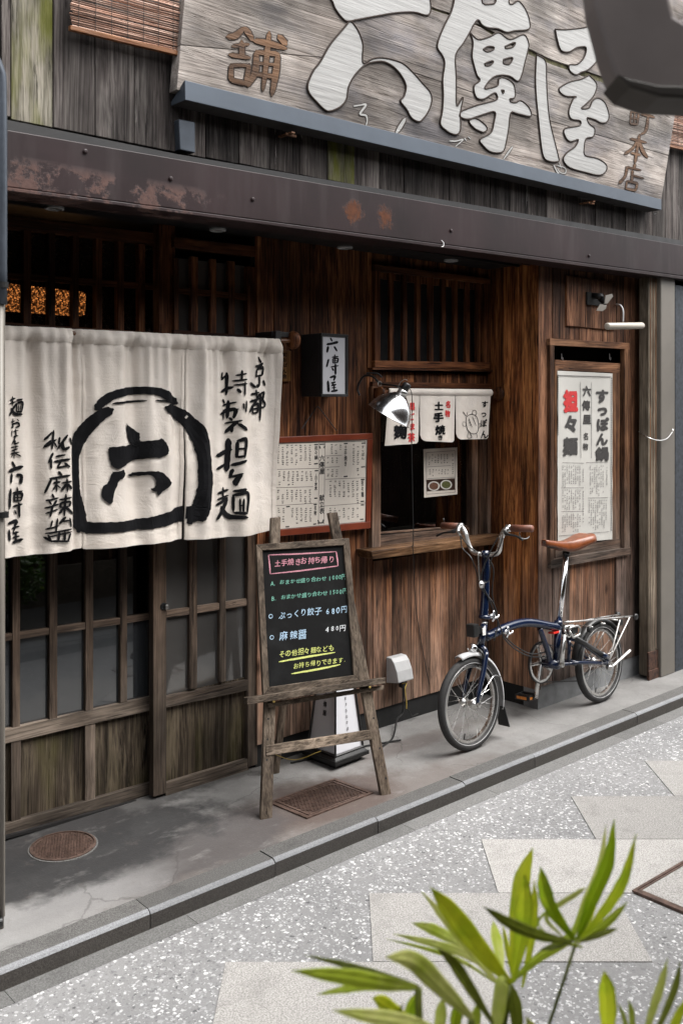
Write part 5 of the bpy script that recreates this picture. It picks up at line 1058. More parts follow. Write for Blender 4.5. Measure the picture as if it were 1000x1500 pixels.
# ---- lamps over the poster window
pl = thing('picture_light', P(915, 476, 2.86), 'cream tubular picture light on a curved arm above the poster window', 'lamp')
pa, pb = P(888, 478, 2.86), P(940.5, 477, 2.86); mk('tube_shade', lathe(pa, pb - pa, [(0, 0), (.015, .001), (.0185, .004), (.0185, (pb - pa).length * .97), (.014, (pb - pa).length)], 24), plain('cream_enamel', (.42, .38, .32), .35), pl, smooth=True)
mk('arm', tube([P(912, 471, 2.865), P(912, 455, 2.87), P(908, 447, 2.90), P(902, 446, 3.005)], .0042, 8, sm=5), M['greybox'], pl)
sl_ = thing('spotlight', P(880, 443, 2.96), 'small twin sensor spotlight with tilted vanes on a dark plate above the bay window', 'lamp')
mk('base_plate', vb(860, 884, YB - .022, .012, ZV(870, 448, YB), ZV(870, 430, YB)), M['black'], sl_)
c_ = P(878, 434, 2.955); mk('sensor_head', join(lathe(c_, (0, -1, -.2), [(0, -.05), (.016, -.045), (.018, .01), (0, .022)], 16), lathe(P(884, 441, 2.94), (.4, -1, -.6), [(.012, -.03), (.02, 0), (.02, .016), (0, .02)], 16)), M['dark_iron'], sl_, smooth=True)
for q_ in ([(886.5, 433), (896, 430.5), (897.5, 434), (889.5, 444.5), (885, 445)], [(879, 445.5), (888, 447), (887, 452), (882, 456), (873.5, 455)]):
    mk('vane', prism([P(u, v, 2.915) for u, v in q_], (0, .006, 0)), M['steelpost'], sl_, bev=.001)
# wire from the wall to the post, tie ring
tag(mk('tie_wire', join(tube([P(935, 632, 3.0), P(947, 640, 2.89), P(962, 645, 2.86), P(975, 643, 2.87), P(983, 634, 2.90), P(984.5, 630, 2.9)], .0028, 6, sm=6), lathe(P(984.5, 630, 2.9), (0, 0, 1), [(0, -.003), (.006, 0), (0, .008)], 10)), M['alu'], None), 'thin slack wire looped from the bay wall to the grey post', 'wire')
rg_ = thing('tie_ring', P(771, 781, 3.0), 'steel tie ring hanging from a staple on the timber corner beside the handlebar', 'ring')
cr = Vector((XC - .012, 3.10, P(771, 781, 3.1).z)); mk('ring', torus(cr, (.75, .65, 0), .028, .0032, 32, 8), M['alu'], rg_); mk('staple', tube([cr + Vector((.014, 0, .036)), cr + Vector((-.004, 0, .030)), cr + Vector((.014, 0, .022))], .003, 6), M['dark_iron'], rg_)
# ---- outlet box and cables
YO = 3.27
q_ = [(568, 963.5), (593, 960), (599.5, 985), (568.5, 1000)]
ob_ = thing('outlet_box', P(583, 980, 3.33), 'rounded grey outdoor outlet cover on the wall below the serving window', 'outlet')
x0, x1 = XU(571.5, 3.33), XU(598, 3.31); z0, z1 = ZV(583, 998, 3.33), ZV(583, 961, 3.33)
pr = [(3.36, z1), (3.325, z1 - .001), (3.305, z1 - .02), (3.285, z1 - .06), (3.275, z0 + .02), (3.275, z0 + .012), (3.36, z0 - .004)]
mk('cover', prism([Vector((x0, y, z)) for y, z in pr], (x1 - x0, 0, 0)), M['greybox'], ob_, bev=.004)
mk('plug', box(x1 - .05, x1 - .02, 3.30, 3.33, z0 - .03, z0 + .005), M['blackplastic'], ob_, bev=.004)
mk('cable', tube([(x1 - .035, 3.315, z0 - .02), (x1 - .03, 3.32, z0 - .15), (x1 - .09, 3.30, .05), (x1 - .2, 3.22, .008), (x1 - .32, 3.17, .008)], .0042, 8, sm=8), M['blackplastic'], ob_)
mk('cable', tube([(x1 - .02, 3.32, z0 - .01), (x1 + .0, 3.335, z0 - .10), (x1 + .05, 3.34, z0 - .19), (x1 + .11, 3.35, z0 - .20)], .003, 8, sm=8), M['blackplastic'], ob_)
mk('yellow_tie', tube([(x1 - .055, 3.30, z0 - .005), (x1 - .035, 3.29, z0 - .004), (x1 - .05, 3.285, z0 - .03), (x1 - .035, 3.29, z0 - .09), (x1 - .034, 3.29, z0 - .13)], .0026, 6, sm=5), M['yellowcord'], ob_)
# ================================================================== BICYCLE
AL = math.radians(4.0); BO = Vector((3.92, 2.878, 0)); BR = Matrix.Rotation(-AL, 3, 'X'); BRT = BR.transposed()
bk_ = thing('bicycle', BO, 'navy blue folding bicycle with brown leather saddle parked against the wooden wall', 'bicycle'); bk_.rotation_euler = (-AL, 0, 0); W[bk_.name] = Vector((0, 0, 0))
def Lb(cx, cy, yo=0.0):
    u, v = 630 + cx / 3.226, 740 + cy / 3.226; n = BR @ Vector((0, 1, 0)); return BRT @ (PL(u, v, BO + n * yo, n) - BO)
XF, XR, WZ = -.530, .529, .2115
def wheel(x, label):
    c = Vector((x, 0, WZ)); w = mk('wheel', lathe(c, (0, 1, 0), [(.163, -.0095), (.176, -.0105), (.1775, -.0085), (.170, -.006), (.170, .006), (.1775, .0085), (.176, .0105), (.163, .0095), (.1605, 0), (.163, -.0095)], 56), M['alu'], bk_, smooth=True); w['label'] = label
    mk('tyre', torus(c, (0, 1, 0), .192, .0185, 64, 14), M['rubber'], w, smooth=True)
    for s in (-1, 1): mk('reflective_band', torus(c + Vector((0, .0165 * s, 0)), (0, 1, 0), .1845, .0016, 56, 6), M['greybox'], w)
    mk('hub', lathe(c, (0, 1, 0), [(0, -.048), (.008, -.047), (.008, -.036), (.022, -.033), (.022, -.030), (.012, -.026), (.012, .026), (.022, .030), (.022, .033), (.008, .036), (.008, .047), (0, .048)], 20), M['alu'], w, smooth=True)
    for k in range(28):
        a = 2 * math.pi * k / 28; s = 1 if k % 2 else -1; b = a + (.62 if (k // 2) % 2 else -.62)
        mk('spoke', tube([c + Vector((.021 * math.cos(b), s * .031, .021 * math.sin(b))), c + Vector((.162 * math.cos(a), s * .003, .162 * math.sin(a)))], .0008, 5), M['alu'], w)
    mk('valve', tube([c + Vector((.161 * math.cos(-1.9), 0, .161 * math.sin(-1.9))), c + Vector((.135 * math.cos(-1.9), 0, .135 * math.sin(-1.9)))], .003, 6), M['blackplastic'], w)
    return w
wheel(XF, 'front wheel'); wheel(XR, 'rear wheel')
def bt(name, pts, r, mat, n=14, sm=6, **k): return mk(name, tube(pts, r, n, sm=sm), M[mat], bk_, smooth=True, **k)
Cb = Lb
bt('main_tube', [Cb(262, 622), Cb(305, 603), Cb(352, 580), Cb(400, 563), Cb(445, 555), Cb(490, 557), Cb(545, 567), Cb(606, 578)], .0215, 'navy', 18)
bt('hinge_collar', [Cb(335, 590), Cb(352, 581)], .0205, 'navy', 16, 0)
bt('head_tube', [Cb(236, 672), Cb(252, 562)], .0185, 'navy', 18, 0); bt('headset', [Cb(250, 572), Cb(255, 548)], .0165, 'alu', 18, 0)
bt('stem_tube', [Cb(250, 535), Cb(257, 440), Cb(261, 330), Cb(259, 215)], [.0215, .0205, .019, .0175], 'navy', 18)
mk('stem_hinge', lathe(Cb(253, 540), (Cb(256, 500) - Cb(252, 540)), [(.012, 0), (.027, .002), (.030, .008), (.028, .017), (.020, .022)], 20), M['navy'], bk_, smooth=True)
bt('handlebar_clamp', [Cb(258, 232, -.022), Cb(258, 232, .022)], .017, 'navy', 16, 0)
hc = Cb(258, 232); hz = hc.z; hx_ = hc.x
HB = [(-.27, .128, .012), (-.155, .128, .004), (-.135, .124, 0), (-.112, .098, -.004), (-.100, .055, -.004), (-.085, .018, 0), (-.06, .003, 0), (0, 0, 0), (.06, .003, 0), (.085, .018, 0), (.100, .055, -.004), (.112, .098, -.004), (.135, .124, 0), (.155, .128, .004), (.27, .128, .012)]
bt('handlebar', [Vector((hx_ + dx, y, hz + dz)) for y, dz, dx in HB], .0112, 'alu', 14, 5)
for s in (-1, 1):
    bt('grip', [Vector((hx_ + .005, s * .165, hz + .128)), Vector((hx_ + .013, s * .275, hz + .128))], .0165, 'grip', 16, 0)
    a = Vector((hx_ + .004, s * .148, hz + .128)); mk('brake_clamp', lathe(a - Vector((0, s * .012, 0)), (0, s, 0), [(.011, 0), (.0165, .002), (.0165, .022), (.011, .024)], 16), M['alu'], bk_, smooth=True)
    lv = mk('brake_lever', tube([a + Vector((-.012, -s * .004, -.008)), a + Vector((-.032, s * .004, -.018)), a + Vector((-.045, s * .03, -.024)), a + Vector((-.046, s * .075, -.03)), a + Vector((-.050, s * .115, -.045))], [.011, .010, .006, .005, .006], 10, sm=5), M['blackplastic'], bk_, smooth=True)
    mk('lever_bracket', tube([a + Vector((-.01, 0, 0)), a + Vector((-.028, -s * .006, -.02)), a + Vector((-.026, -s * .016, -.042))], [.014, .012, .007], 10, sm=4), M['alu'], bk_, smooth=True)
for s in (-1, 1):
    a = Vector((hx_ - .022, s * .13, hz + .088)); 
    bt('cable', [a, a + Vector((-.012, -s * .02, -.06)), Vector((hx_ - .03, s * .06, hz - .02)), Vector((hx_ - .02, s * .03, hz - .12)), Cb(232, 380, s * .02), Cb(300, 470, s * .02), Cb(318, 560, s * .02), Cb(300, 640, s * .025)], .0032, 'blackplastic', 6)
bt('cable', [Vector((hx_ - .02, -.10, hz + .085)), Vector((hx_ - .036, -.05, hz + .0)), Cb(238, 350, -.02), Cb(275, 440, -.025), Cb(335, 590, -.03), Cb(350, 630, -.025), Cb(400, 680, -.02), Cb(470, 714, 0), Cb(540, 716, .01)], .0034, 'blackplastic', 6)
bt('cable', [Vector((hx_ - .02, .13, hz + .085)), Vector((hx_ - .02, .07, hz + .03)), Cb(292, 280, .02), Cb(292, 420, .02), Cb(322, 560, .02), Cb(352, 620, 0), Cb(410, 672, 0), Cb(480, 703, 0), Cb(560, 690, .01)], .0034, 'blackplastic', 6)
bt('cable', [Cb(240, 240, -.012), Cb(232, 225, -.012), Cb(226, 240, -.012), Cb(230, 330, -.012), Cb(236, 390, -.014)], .0042, 'alu', 8)
mk('shifter', join(lathe(Cb(240, 375, -.03), (0, -1, 0), [(0, -.006), (.018, -.004), (.018, .006), (0, .01)], 14)), M['alu'], bk_, smooth=True)
# clamp levers
for cx, cy in ((295, 525), (362, 600)):
    p = Cb(cx, cy, -.028); mk('clamp_lever', join(tube([p + Vector((-.004, 0, -.024)), p + Vector((0, -.006, 0)), p + Vector((.006, 0, .026))], .006, 8, sm=4), tube([p + Vector((0, .0, -.014)), p + Vector((.026, -.01, -.004)), p + Vector((.032, -.008, .002))], .005, 8, sm=3), lathe(p + Vector((0, .012, 0)), (0, -1, 0), [(0, -.012), (.012, -.01), (.012, .012), (0, .014)], 12)), M['chrome'], bk_, smooth=True)
# fork
fcw = Cb(236, 680); 
mk('fork_crown', tube([fcw + Vector((0, -.032, -.018)), fcw + Vector((0, -.022, .004)), fcw + Vector((.0, 0, .010)), fcw + Vector((0, .022, .004)), fcw + Vector((0, .032, -.018))], .013, 12, sm=4), M['navy'], bk_, smooth=True)
for s in (-1, 1): bt('fork_blade', [fcw + Vector((0, s * .034, -.010)), fcw.lerp(Vector((XF + .012, 0, WZ + .05)), .5) + Vector((.006, s * .042, 0)), Vector((XF + .016, s * .045, WZ + .055)), Vector((XF, s * .045, WZ))], [.013, .0125, .011, .008], 'navy', 12, 5)
bt('front_axle', [Vector((XF, -.058, WZ)), Vector((XF, .058, WZ))], .005, 'alu', 10, 0)
for s in (-1, 1): mk('axle_nut', lathe((XF, s * .050, WZ), (0, s, 0), [(.011, 0), (.011, .010), (0, .012)], 6), M['alu'], bk_)
mk('front_brake', join(tube([fcw + Vector((-.02, -.035, -.045)), fcw + Vector((-.024, -.03, -.01)), fcw + Vector((-.026, 0, .006)), fcw + Vector((-.024, .03, -.01)), fcw + Vector((-.02, .035, -.045))], .006, 8, sm=4), box(fcw.x - .028, fcw.x + .012, -.030, -.014, fcw.z - .058, fcw.z - .046), box(fcw.x - .028, fcw.x + .012, .014, .030, fcw.z - .058, fcw.z - .046)), M['blackplastic'], bk_)
# mudguards
def guard(name, x, a0, a1, r, mat):
    c = Vector((x, 0, WZ)); V, F = [], []; n = 30; prof = [(-.024, -.010), (-.018, .002), (0, .007), (.018, .002), (.024, -.010)]
    for i in range(n + 1):
        a = math.radians(a0 + (a1 - a0) * i / n)
        for y, dr_ in prof: V.append(c + Vector((math.cos(a) * (r + dr_), y, math.sin(a) * (r + dr_))))
    for i in range(n):
        for k in range(4): q = i * 5 + k; F.append((q, q + 1, q + 6, q + 5))
    m = mk(name, (V, F), M[mat], bk_, smooth=True); sdm = m.modifiers.new('s', 'SOLIDIFY'); sdm.thickness = .0012; return m
guard('front_mudguard', XF, 106, -18, .226, 'greybox'); guard('rear_mudguard', XR, 168, 28, .226, 'blackplastic')
a = math.radians(-18); e = Vector((XF + .226 * math.cos(a), 0, WZ + .226 * math.sin(a)))
mk('mud_flap', prism([e + Vector((.003, -.024, .012)), e + Vector((.003, .024, .012)), e + Vector((.022, .034, -.085)), e + Vector((.022, -.034, -.085))], (.004, 0, 0)), M['blackplastic'], bk_)
for s in (-1, 1): bt('mudguard_stay', [Vector((XF, s * .048, WZ)), Vector((XF + .13, s * .035, WZ + .10)), Vector((XF + .205, s * .024, WZ + .085))], .0018, 'chrome', 6, 3)
# seat tube, stays
bt('seat_tube', [Cb(592, 762), Cb(604, 555)], .0185, 'navy', 18, 0); bt('seat_collar', [Cb(603, 572), Cb(604, 545)], .0215, 'navy', 18, 0)
bt('brace_tube', [Cb(516, 582), Cb(532, 628), Cb(550, 680), Cb(566, 742)], .0135, 'navy', 14)
bbp = Cb(570, 750); bt('bottom_bracket', [bbp + Vector((0, -.045, 0)), bbp + Vector((0, .045, 0))], .023, 'navy', 20, 0)
piv = Cb(655, 742); bt('pivot_tube', [piv + Vector((0, -.04, 0)), piv + Vector((0, .04, 0))], .014, 'navy', 14, 0)
for s in (-1, 1):
    bt('chain_stay', [Cb(600, 752), piv + Vector((-.02, s * .025, 0)), piv + Vector((.02, s * .045, 0)), Vector((XR, s * .055, WZ))], .0095, 'navy', 10, 3)
    bt('seat_stay', [Cb(655, 630), Vector((Cb(680, 650).x, s * .04, Cb(680, 650).z)), Vector((XR, s * .055, WZ))], .008, 'navy', 10, 3)
    mk('dropout', lathe((XR, s * .052, WZ), (0, s, 0), [(.0, 0), (.022, .0), (.022, .006), (0, .008)], 14), M['navy'], bk_)
bt('upright_tube', [Cb(652, 750, -.02), Cb(656, 640, -.02)], .0085, 'navy', 12, 0)
bt('pump', [Cb(640, 600, -.05), Cb(830, 718, -.062)], .0135, 'blackplastic', 14, 0); bt('pump_cap', [Cb(808, 704, -.061), Cb(834, 720, -.062)], .0155, 'navy', 14, 0)
bt('suspension_block', [Cb(622, 580), Cb(652, 615)], .022, 'blackplastic', 16, 0)
mk('red_reflector', box(Cb(580, 600).x - .02, Cb(580, 600).x + .028, -.018, .018, Cb(580, 602).z - .004, Cb(580, 602).z + .006), M['redrefl'], bk_, bev=.002)
# seat post, saddle
bt('seat_post', [Cb(606, 560), Cb(641, 226)], .0158, 'chrome', 20, 0)
bt('seat_clamp', [Cb(640, 236), Cb(642, 222)], .02, 'blackplastic', 14, 0)
sa, sb = Cb(535, 176), Cb(736, 158); sl = (sb - sa); V, F = [], []; n, m_ = 22, 12
for i in range(n + 1):
    f = i / n; w = .022 + .012 * min(1, f / .3) + .052 * (max(0, (f - .38) / .62) ** 1.3) * (1 - .3 * max(0, (f - .9) / .1)); 
    if f < .03: w *= .75
    if f > .97: w *= .93
    zc = .004 + .010 * f + .018 * math.sin((f - .45) * 2.2) * (f > .45) - .012 * math.sin(f * math.pi) + .010 * (1 - f) ** 3; c = sa + sl * f
    dp = .030 + .022 * math.exp(-((f - .55) / .25) ** 2) * 1.0 + .01 * f
    for k in range(m_ + 1):
        t = -1 + 2 * k / m_; s_ = math.sin(t * math.pi / 2); e_ = abs(s_) ; V.append(Vector((c.x, w * (s_ if abs(t) < .85 else s_ * .985), c.z + zc - dp * (max(0, abs(t) - .42) / .58) ** 1.8 - .003 * (1 - abs(t)) * (f > .5))))
for i in range(n):
    for k in range(m_): a = i * (m_ + 1) + k; F.append((a, a + m_ + 1, a + m_ + 2, a + 1))
sdl = mk('saddle', (V, F), M['leather'], bk_, smooth=True); md = sdl.modifiers.new('s', 'SOLIDIFY'); md.thickness = .0045
for s in (-1, 1): mk('saddle_rail', tube([sa + Vector((.03, s * .008, -.012)), sa + Vector((.06, s * .016, -.030)), sa + Vector((.13, s * .021, -.040)), sb + Vector((-.06, s * .022, -.034)), sb + Vector((-.015, s * .04, -.004))], .0032, 8, sm=5), M['blackplastic'], sdl, smooth=True)
for t in (-.7, -.25, .25, .7): mk('rivet', lathe(sb + Vector((-.010, t * .068, .016 - abs(t) * .01)), (.3, 0, 1), [(.0045, 0), (.003, .0025), (0, .003)], 8), M['alu'], sdl)
# chainring, cranks, pedals
cc = Vector((bbp.x - .0, .058, bbp.z)); cr = mk('chainring', lathe(cc, (0, 1, 0), [(.088, -.002), (.100, -.002), (.100, .002), (.088, .002), (.088, -.002)], 48), M['alu'], bk_)
mk('chain_guard', lathe(cc + Vector((0, .003, 0)), (0, 1, 0), [(.099, -.005), (.106, -.005), (.106, .005), (.099, .005), (.099, -.005)], 48), M['blackplastic'], cr)
for k in range(5): a = 2 * math.pi * k / 5 + .6; mk('spider_arm', tube([cc, cc + Vector((.092 * math.cos(a), 0, .092 * math.sin(a)))], [.010, .007], 8), M['alu'], cr)
mk('chain', join(tube([cc + Vector((0, .0, .100)), Vector((XR, .05, WZ + .03))], .0035, 6), tube([cc + Vector((.0, 0, -.100)), Vector((XR - .12, .05, WZ - .085)), Vector((XR - .02, .05, WZ - .045))], .0035, 6)), M['blackplastic'], bk_)
def crank(p, tip, s):
    d = (tip - p); o = mk('crank_arm', tube([p, p + d * .5, tip], [.014, .0105, .012], 12), M['alu'], bk_, smooth=True); mk('crank_bolt', lathe(p, (0, s, 0), [(.015, 0), (.015, .010), (.009, .012), (0, .010)], 16), M['alu'], o); return o
nb_ = Vector((bbp.x + .0, -.062, bbp.z)); tipn = Cb(632, 612, -.07); nb_ = Cb(618, 752, -.062); crank(nb_, tipn, -1)
tipf = Cb(497, 912, .075); crank(Vector((cc.x, .068, cc.z)), tipf, 1)
# near folding pedal
pc = Cb(683, 598, -.10); fr_ = mk('pedal', join(tube([pc + Vector((-.050, 0, .012)), pc + Vector((-.036, 0, .028)), pc + Vector((.026, 0, .026)), pc + Vector((.046, 0, .008)), pc + Vector((.040, 0, -.020)), pc + Vector((-.020, 0, -.026)), pc + Vector((-.050, 0, .012))], .006, 8), tube([pc + Vector((-.050, .03, .012)), pc + Vector((-.036, .03, .028)), pc + Vector((.026, .03, .026)), pc + Vector((.046, .03, .008)), pc + Vector((.040, .03, -.020)), pc + Vector((-.020, .03, -.026)), pc + Vector((-.050, .03, .012))], .006, 8)), M['alu'], bk_, smooth=True); fr_['label'] = 'folded silver pedal'
mk('pedal_body', box(pc.x - .034, pc.x + .036, pc.y + .004, pc.y + .027, pc.z - .014, pc.z + .020), M['blackplastic'], fr_, bev=.006)
pf = Cb(452, 903, .13); fp = mk('pedal', join(box(pf.x - .038, pf.x + .038, pf.y - .045, pf.y - .040, pf.z - .013, pf.z + .013), box(pf.x - .038, pf.x + .038, pf.y + .040, pf.y + .045, pf.z - .013, pf.z + .013), box(pf.x - .038, pf.x - .033, pf.y - .045, pf.y + .045, pf.z - .013, pf.z + .013), box(pf.x + .033, pf.x + .038, pf.y - .045, pf.y + .045, pf.z - .013, pf.z + .013), box(pf.x - .01, pf.x + .01, pf.y - .055, pf.y + .045, pf.z - .008, pf.z + .008)), M['blackplastic'], bk_, bev=.002); fp['label'] = 'black pedal with orange reflectors'
for s in (-1, 1): mk('pedal_reflector', box(pf.x + s * .0385, pf.x + s * .0405, pf.y - .03, pf.y + .03, pf.z - .007, pf.z + .007), M['orange'], fp)
mk('pedal_reflector', box(pf.x - .03, pf.x + .03, pf.y - .0475, pf.y - .0455, pf.z - .006, pf.z + .006), M['orange'], fp)
# rack
za = Cb(820, 548).z
for s in (-1, 1): bt('rack_rail', [Cb(630, 552, s * .02), Cb(700, 548, s * .045), Vector((Cb(925, 552).x, s * .045, za))], .0042, 'alu', 8, 3)
for cx in (730, 790, 850, 905): p = Cb(cx, 549); bt('rack_crossbar', [Vector((p.x, -.045, za)), Vector((p.x, .045, za))], .0038, 'alu', 8, 0)
for cx, s in ((708, -1), (928, -1), (708, 1), (928, 1)): p = Cb(cx, 553); mk('rack_roller', lathe((p.x, s * .052, za - .004), (0, s, 0), [(0, -.006), (.016, -.005), (.017, .010), (.009, .013), (0, .012)], 18), M['blackplastic'], bk_, smooth=True)
for s in (-1, 1):
    for cx in (905, 858): p = Cb(cx, 560); bt('rack_stay', [Vector((p.x, s * .05, za)), Vector((XR + .0, s * .062, WZ + .015))], .0032, 'white', 8, 0)
mk('rear_lamp', box(Cb(880, 570).x - .02, Cb(880, 570).x + .018, -.03, .03, za - .04, za - .008), M['blackplastic'], bk_, bev=.004)
ka, kb_ = Cb(852, 768, -.075), Cb(943, 686, -.10); bt('folding_stand', [ka, ka.lerp(kb_, .15), kb_], [.010, .0055, .0065], 'white', 12, 0); mk('stand_joint', lathe(ka + Vector((0, .012, 0)), (0, -1, 0), [(0, -.012), (.014, -.01), (.014, .014), (0, .018)], 16), M['alu'], bk_, smooth=True)
mk('rear_axle_nut', lathe((XR, -.06, WZ), (0, -1, 0), [(.012, 0), (.012, .010), (.006, .012), (.006, .022), (0, .022)], 6), M['alu'], bk_)
mk('sprocket', lathe((XR, .05, WZ), (0, 1, 0), [(.03, -.002), (.034, -.002), (.034, .002), (.03, .002), (.03, -.002)], 24), M['alu'], bk_)
mk('cargo_block', box(Cb(200, 590).x - .020, Cb(200, 590).x + .016, -.024, .024, Cb(200, 622).z, Cb(200, 560).z), M['blackplastic'], bk_, bev=.004)
mk('block_mount', box(Cb(200, 590).x + .0205, Cb(236, 590).x, -.014, .014, Cb(200, 612).z, Cb(200, 578).z), M['blackplastic'], bk_)
mk('head_badge', box(Cb(238, 590).x - .012, Cb(238, 590).x + .010, -.0215, -.0185, Cb(238, 613).z, Cb(238, 578).z), M['white'], bk_, bev=.001)
hl = Cb(196, 676); mk('head_lamp', lathe(hl + Vector((.028, 0, 0)), (-1, -.1, 0), [(0, 0), (.014, .002), (.022, .02), (.024, .036), (.021, .040), (0, .043)], 24), M['chrome'], bk_, smooth=True); mk('lamp_bracket', tube([hl + Vector((.02, 0, 0)), Cb(236, 640)], .004, 6), M['dark_iron'], bk_)
p = Cb(567, 571, -.0185); dd = Cb(602, 577, -.0185) - Cb(534, 566, -.0185)
mk('name_decal', ([Cb(534, 560, -.0178), Cb(600, 571, -.0178), Cb(600, 583, -.0178), Cb(534, 572, -.0178)], [(0, 1, 2, 3)]), M['navy'], bk_) if 0 else None
mk('decal_border', join(*[tube([Cb(*a_, -.0166), Cb(*b_, -.0166)], .0007, 4) for a_, b_ in (((534, 561), (600, 571)), ((600, 571), (599, 583)), ((599, 583), (533, 574)), ((533, 574), (534, 561)))]), M['greybox'], bk_)
# ================================================================== EASEL AND BLACKBOARD
eL, eR = G(388, 1200), G(567, 1164); ee = (eR - eL).normalized(); eb = Vector((-ee.y, ee.x, 0)); TL_ = math.radians(13.5)
eu = eb * math.sin(TL_) + Vector((0, 0, math.cos(TL_))); en = ee.cross(eu).normalized(); en = -en if en.y > 0 else en   # en points to the viewer
def fE(u, v, l=0.0): return PL(u, v, eL + en * l, en)
ez = thing('easel', (eL + eR) / 2, 'weathered wooden A-frame easel carrying the takeout blackboard', 'easel')
def ebox(q, l0, l1): return hexa([fE(u, v, l0) for u, v in q], [fE(u, v, l0) - en * (l0 - l1) for u, v in q])
mk('leg', ebox([(397.5, 758), (411.5, 757), (399, 1201), (382, 1202)], 0, -.022), M['easel'], ez, bev=.003)
mk('leg', ebox([(481, 751), (494.5, 750), (573.5, 1164), (559, 1168)], 0, -.022), M['easel'], ez, bev=.003)
mk('crossbar', ebox([(390, 1092.5), (543, 1069), (544, 1083.5), (390, 1107.5)], .004, -.016), M['easelh'], ez, bev=.002)
mk('ledge', ebox([(362, 1022), (565, 992.5), (565, 1001), (362, 1032.5)], .045, -.0), M['easelh'], ez, bev=.002)
mk('ledge_cleat', ebox([(393, 1030), (562, 1004), (562, 1010), (393, 1037)], .012, -.01), M['easelh'], ez, bev=.001)
for u, v in ((400, 1027), (540, 1006)): p = fE(u, v, .03); mk('wing_nut', lathe(p, en, [(.006, 0), (.006, .01), (0, .014)], 8), plain('brass', (.5, .36, .12), .3, 1) if 'brass' not in bpy.data.materials else bpy.data.materials['brass'], ez)
for u0_, v0_, u1_, v1_ in ((548, 1052, 566, 1140),): 
    for k in range(3): p = fE(u0_ + (u1_ - u0_) * k / 2 - 1, v0_ + (v1_ - v0_) * k / 2, .0006); mk('peg_hole', lathe(p, en, [(.0042, 0), (0, .0002)], 10), M['black'], ez)
for k in range(3): p = fE(393 - k, 1053 + 30 * k, .0006); mk('peg_hole', lathe(p, en, [(.0042, 0), (0, .0002)], 10), M['black'], ez)
top_ = (fE(404, 800) + fE(489, 795)) / 2 - en * .03; ft_ = (eL + eR) / 2 + eb * .40 - ee * .06; ft_.z = 0
mk('rear_leg', hexa([top_ - ee * .014, top_ + ee * .014, ft_ + ee * .014, ft_ - ee * .014], [p + eb * .024 for p in (top_ - ee * .014, top_ + ee * .014, ft_ + ee * .014, ft_ - ee * .014)]), M['easel'], ez, bev=.002)
ty = mk('tie_string', tube([fE(391, 1100, -.01), fE(430, 1113, -.05), fE(470, 1100, -.01)], .0016, 5, sm=6), M['yellowcord'], ez)
bb = thing('blackboard', fE(455, 1012, .02), 'small framed blackboard with takeout menu in coloured chalk standing on the easel', 'blackboard')
o4 = [(375.5, 797.5), (511.5, 788), (529, 999), (386, 1018)]; i4 = [(384.5, 806.5), (503.5, 798.5), (518, 989), (394.5, 1006.5)]
mk('slate', ebox([(382, 804), (506, 796), (520, 991), (392, 1009)], .012, .004), M['board'], bb)
for k, (a_, b_) in enumerate(((0, 1), (1, 2), (2, 3), (3, 0))): mk('frame_side', ebox([o4[a_], o4[b_], i4[b_], i4[a_]] if k == 0 else [o4[a_], o4[b_], i4[b_], i4[a_]], .022 + .0004 * k, .002), M['easelh'] if k % 2 == 0 else M['easel'], bb, bev=.002)
def fB(s, t, l=0.0):
    a = [Vector(q) for q in i4]; top = a[0].lerp(a[1], s); bot = a[3].lerp(a[2], s); q = top.lerp(bot, t); return fE(q.x, q.y, .0126 + l)
def chl(txt, s, t, w, h, mat, step=None, nm='chalk_writing', seed=1, bold=.009, sl=0.0):
    mk(nm, text(txt, s, t, w, h, fB, step=step or w, bold=bold, jit=.09, vert=False, sl=sl, seed=seed, slant=.12), CH_[mat], bb)
chl('土手焼きお持ち帰り', .17, .100, .082, .055, 'pink', .083, seed=2, bold=.014)
bxp = [(.07, .035), (.90, .045), (.91, .155), (.08, .175)]
def cline(pts, w, mat, nm='chalk_line'): mk(nm, brush([([(x * 100, y * 160) for x, y in pts], w)], lambda u, v, l=0: fB(u / 100, v / 160, l), (0, 0, 1), 1, 3, .15), CH_[mat], bb)
for k in range(4): cline([bxp[k], tuple((a + b) / 2 + .003 for a, b in zip(bxp[k], bxp[(k + 1) % 4])), bxp[(k + 1) % 4]], 1.5, 'pink')
chl('A.', .10, .245, .06, .042, 'green', .04); chl('おまかせ盛り合わせ', .22, .243, .062, .036, 'green', .0635, seed=4); chl('1000円', .80, .243, .060, .045, 'green', .042, seed=5)
chl('B.', .10, .355, .06, .042, 'green', .04); chl('おまかせ盛り合わせ', .22, .353, .062, .036, 'green', .0635, seed=6); chl('1500円', .80, .353, .060, .045, 'green', .042, seed=7)
chl('ぷっくり餃子', .20, .485, .088, .062, 'blue', .086, seed=8); chl('680円', .75, .492, .085, .062, 'blue', .066, seed=9)
chl('麻辣醤', .20, .640, .10, .070, 'blue', .115, seed=10); chl('480円', .73, .628, .075, .05, 'white', .062, seed=11)
for t_ in (.485, .640): mk('chalk_bullet', brush([([(6 + 2.2 * math.cos(k * .9), t_ * 160 + 2.2 * math.sin(k * .9)) for k in range(8)], .9)], lambda u, v, l=0: fB(u / 100, v / 160, l), (0, 0, 1), 1, 3, .15), CH_['blue'], bb)
chl('その他担々麺なども', .17, .772, .072, .052, 'yellow', .074, seed=12); chl('お持ち帰りできます.', .33, .872, .064, .046, 'yellow', .066, seed=13)
cline([(.13, .825), (.45, .815), (.80, .808)], 2.2, 'yellow'); cline([(.27, .925), (.6, .917), (.85, .905)], 2.2, 'yellow')
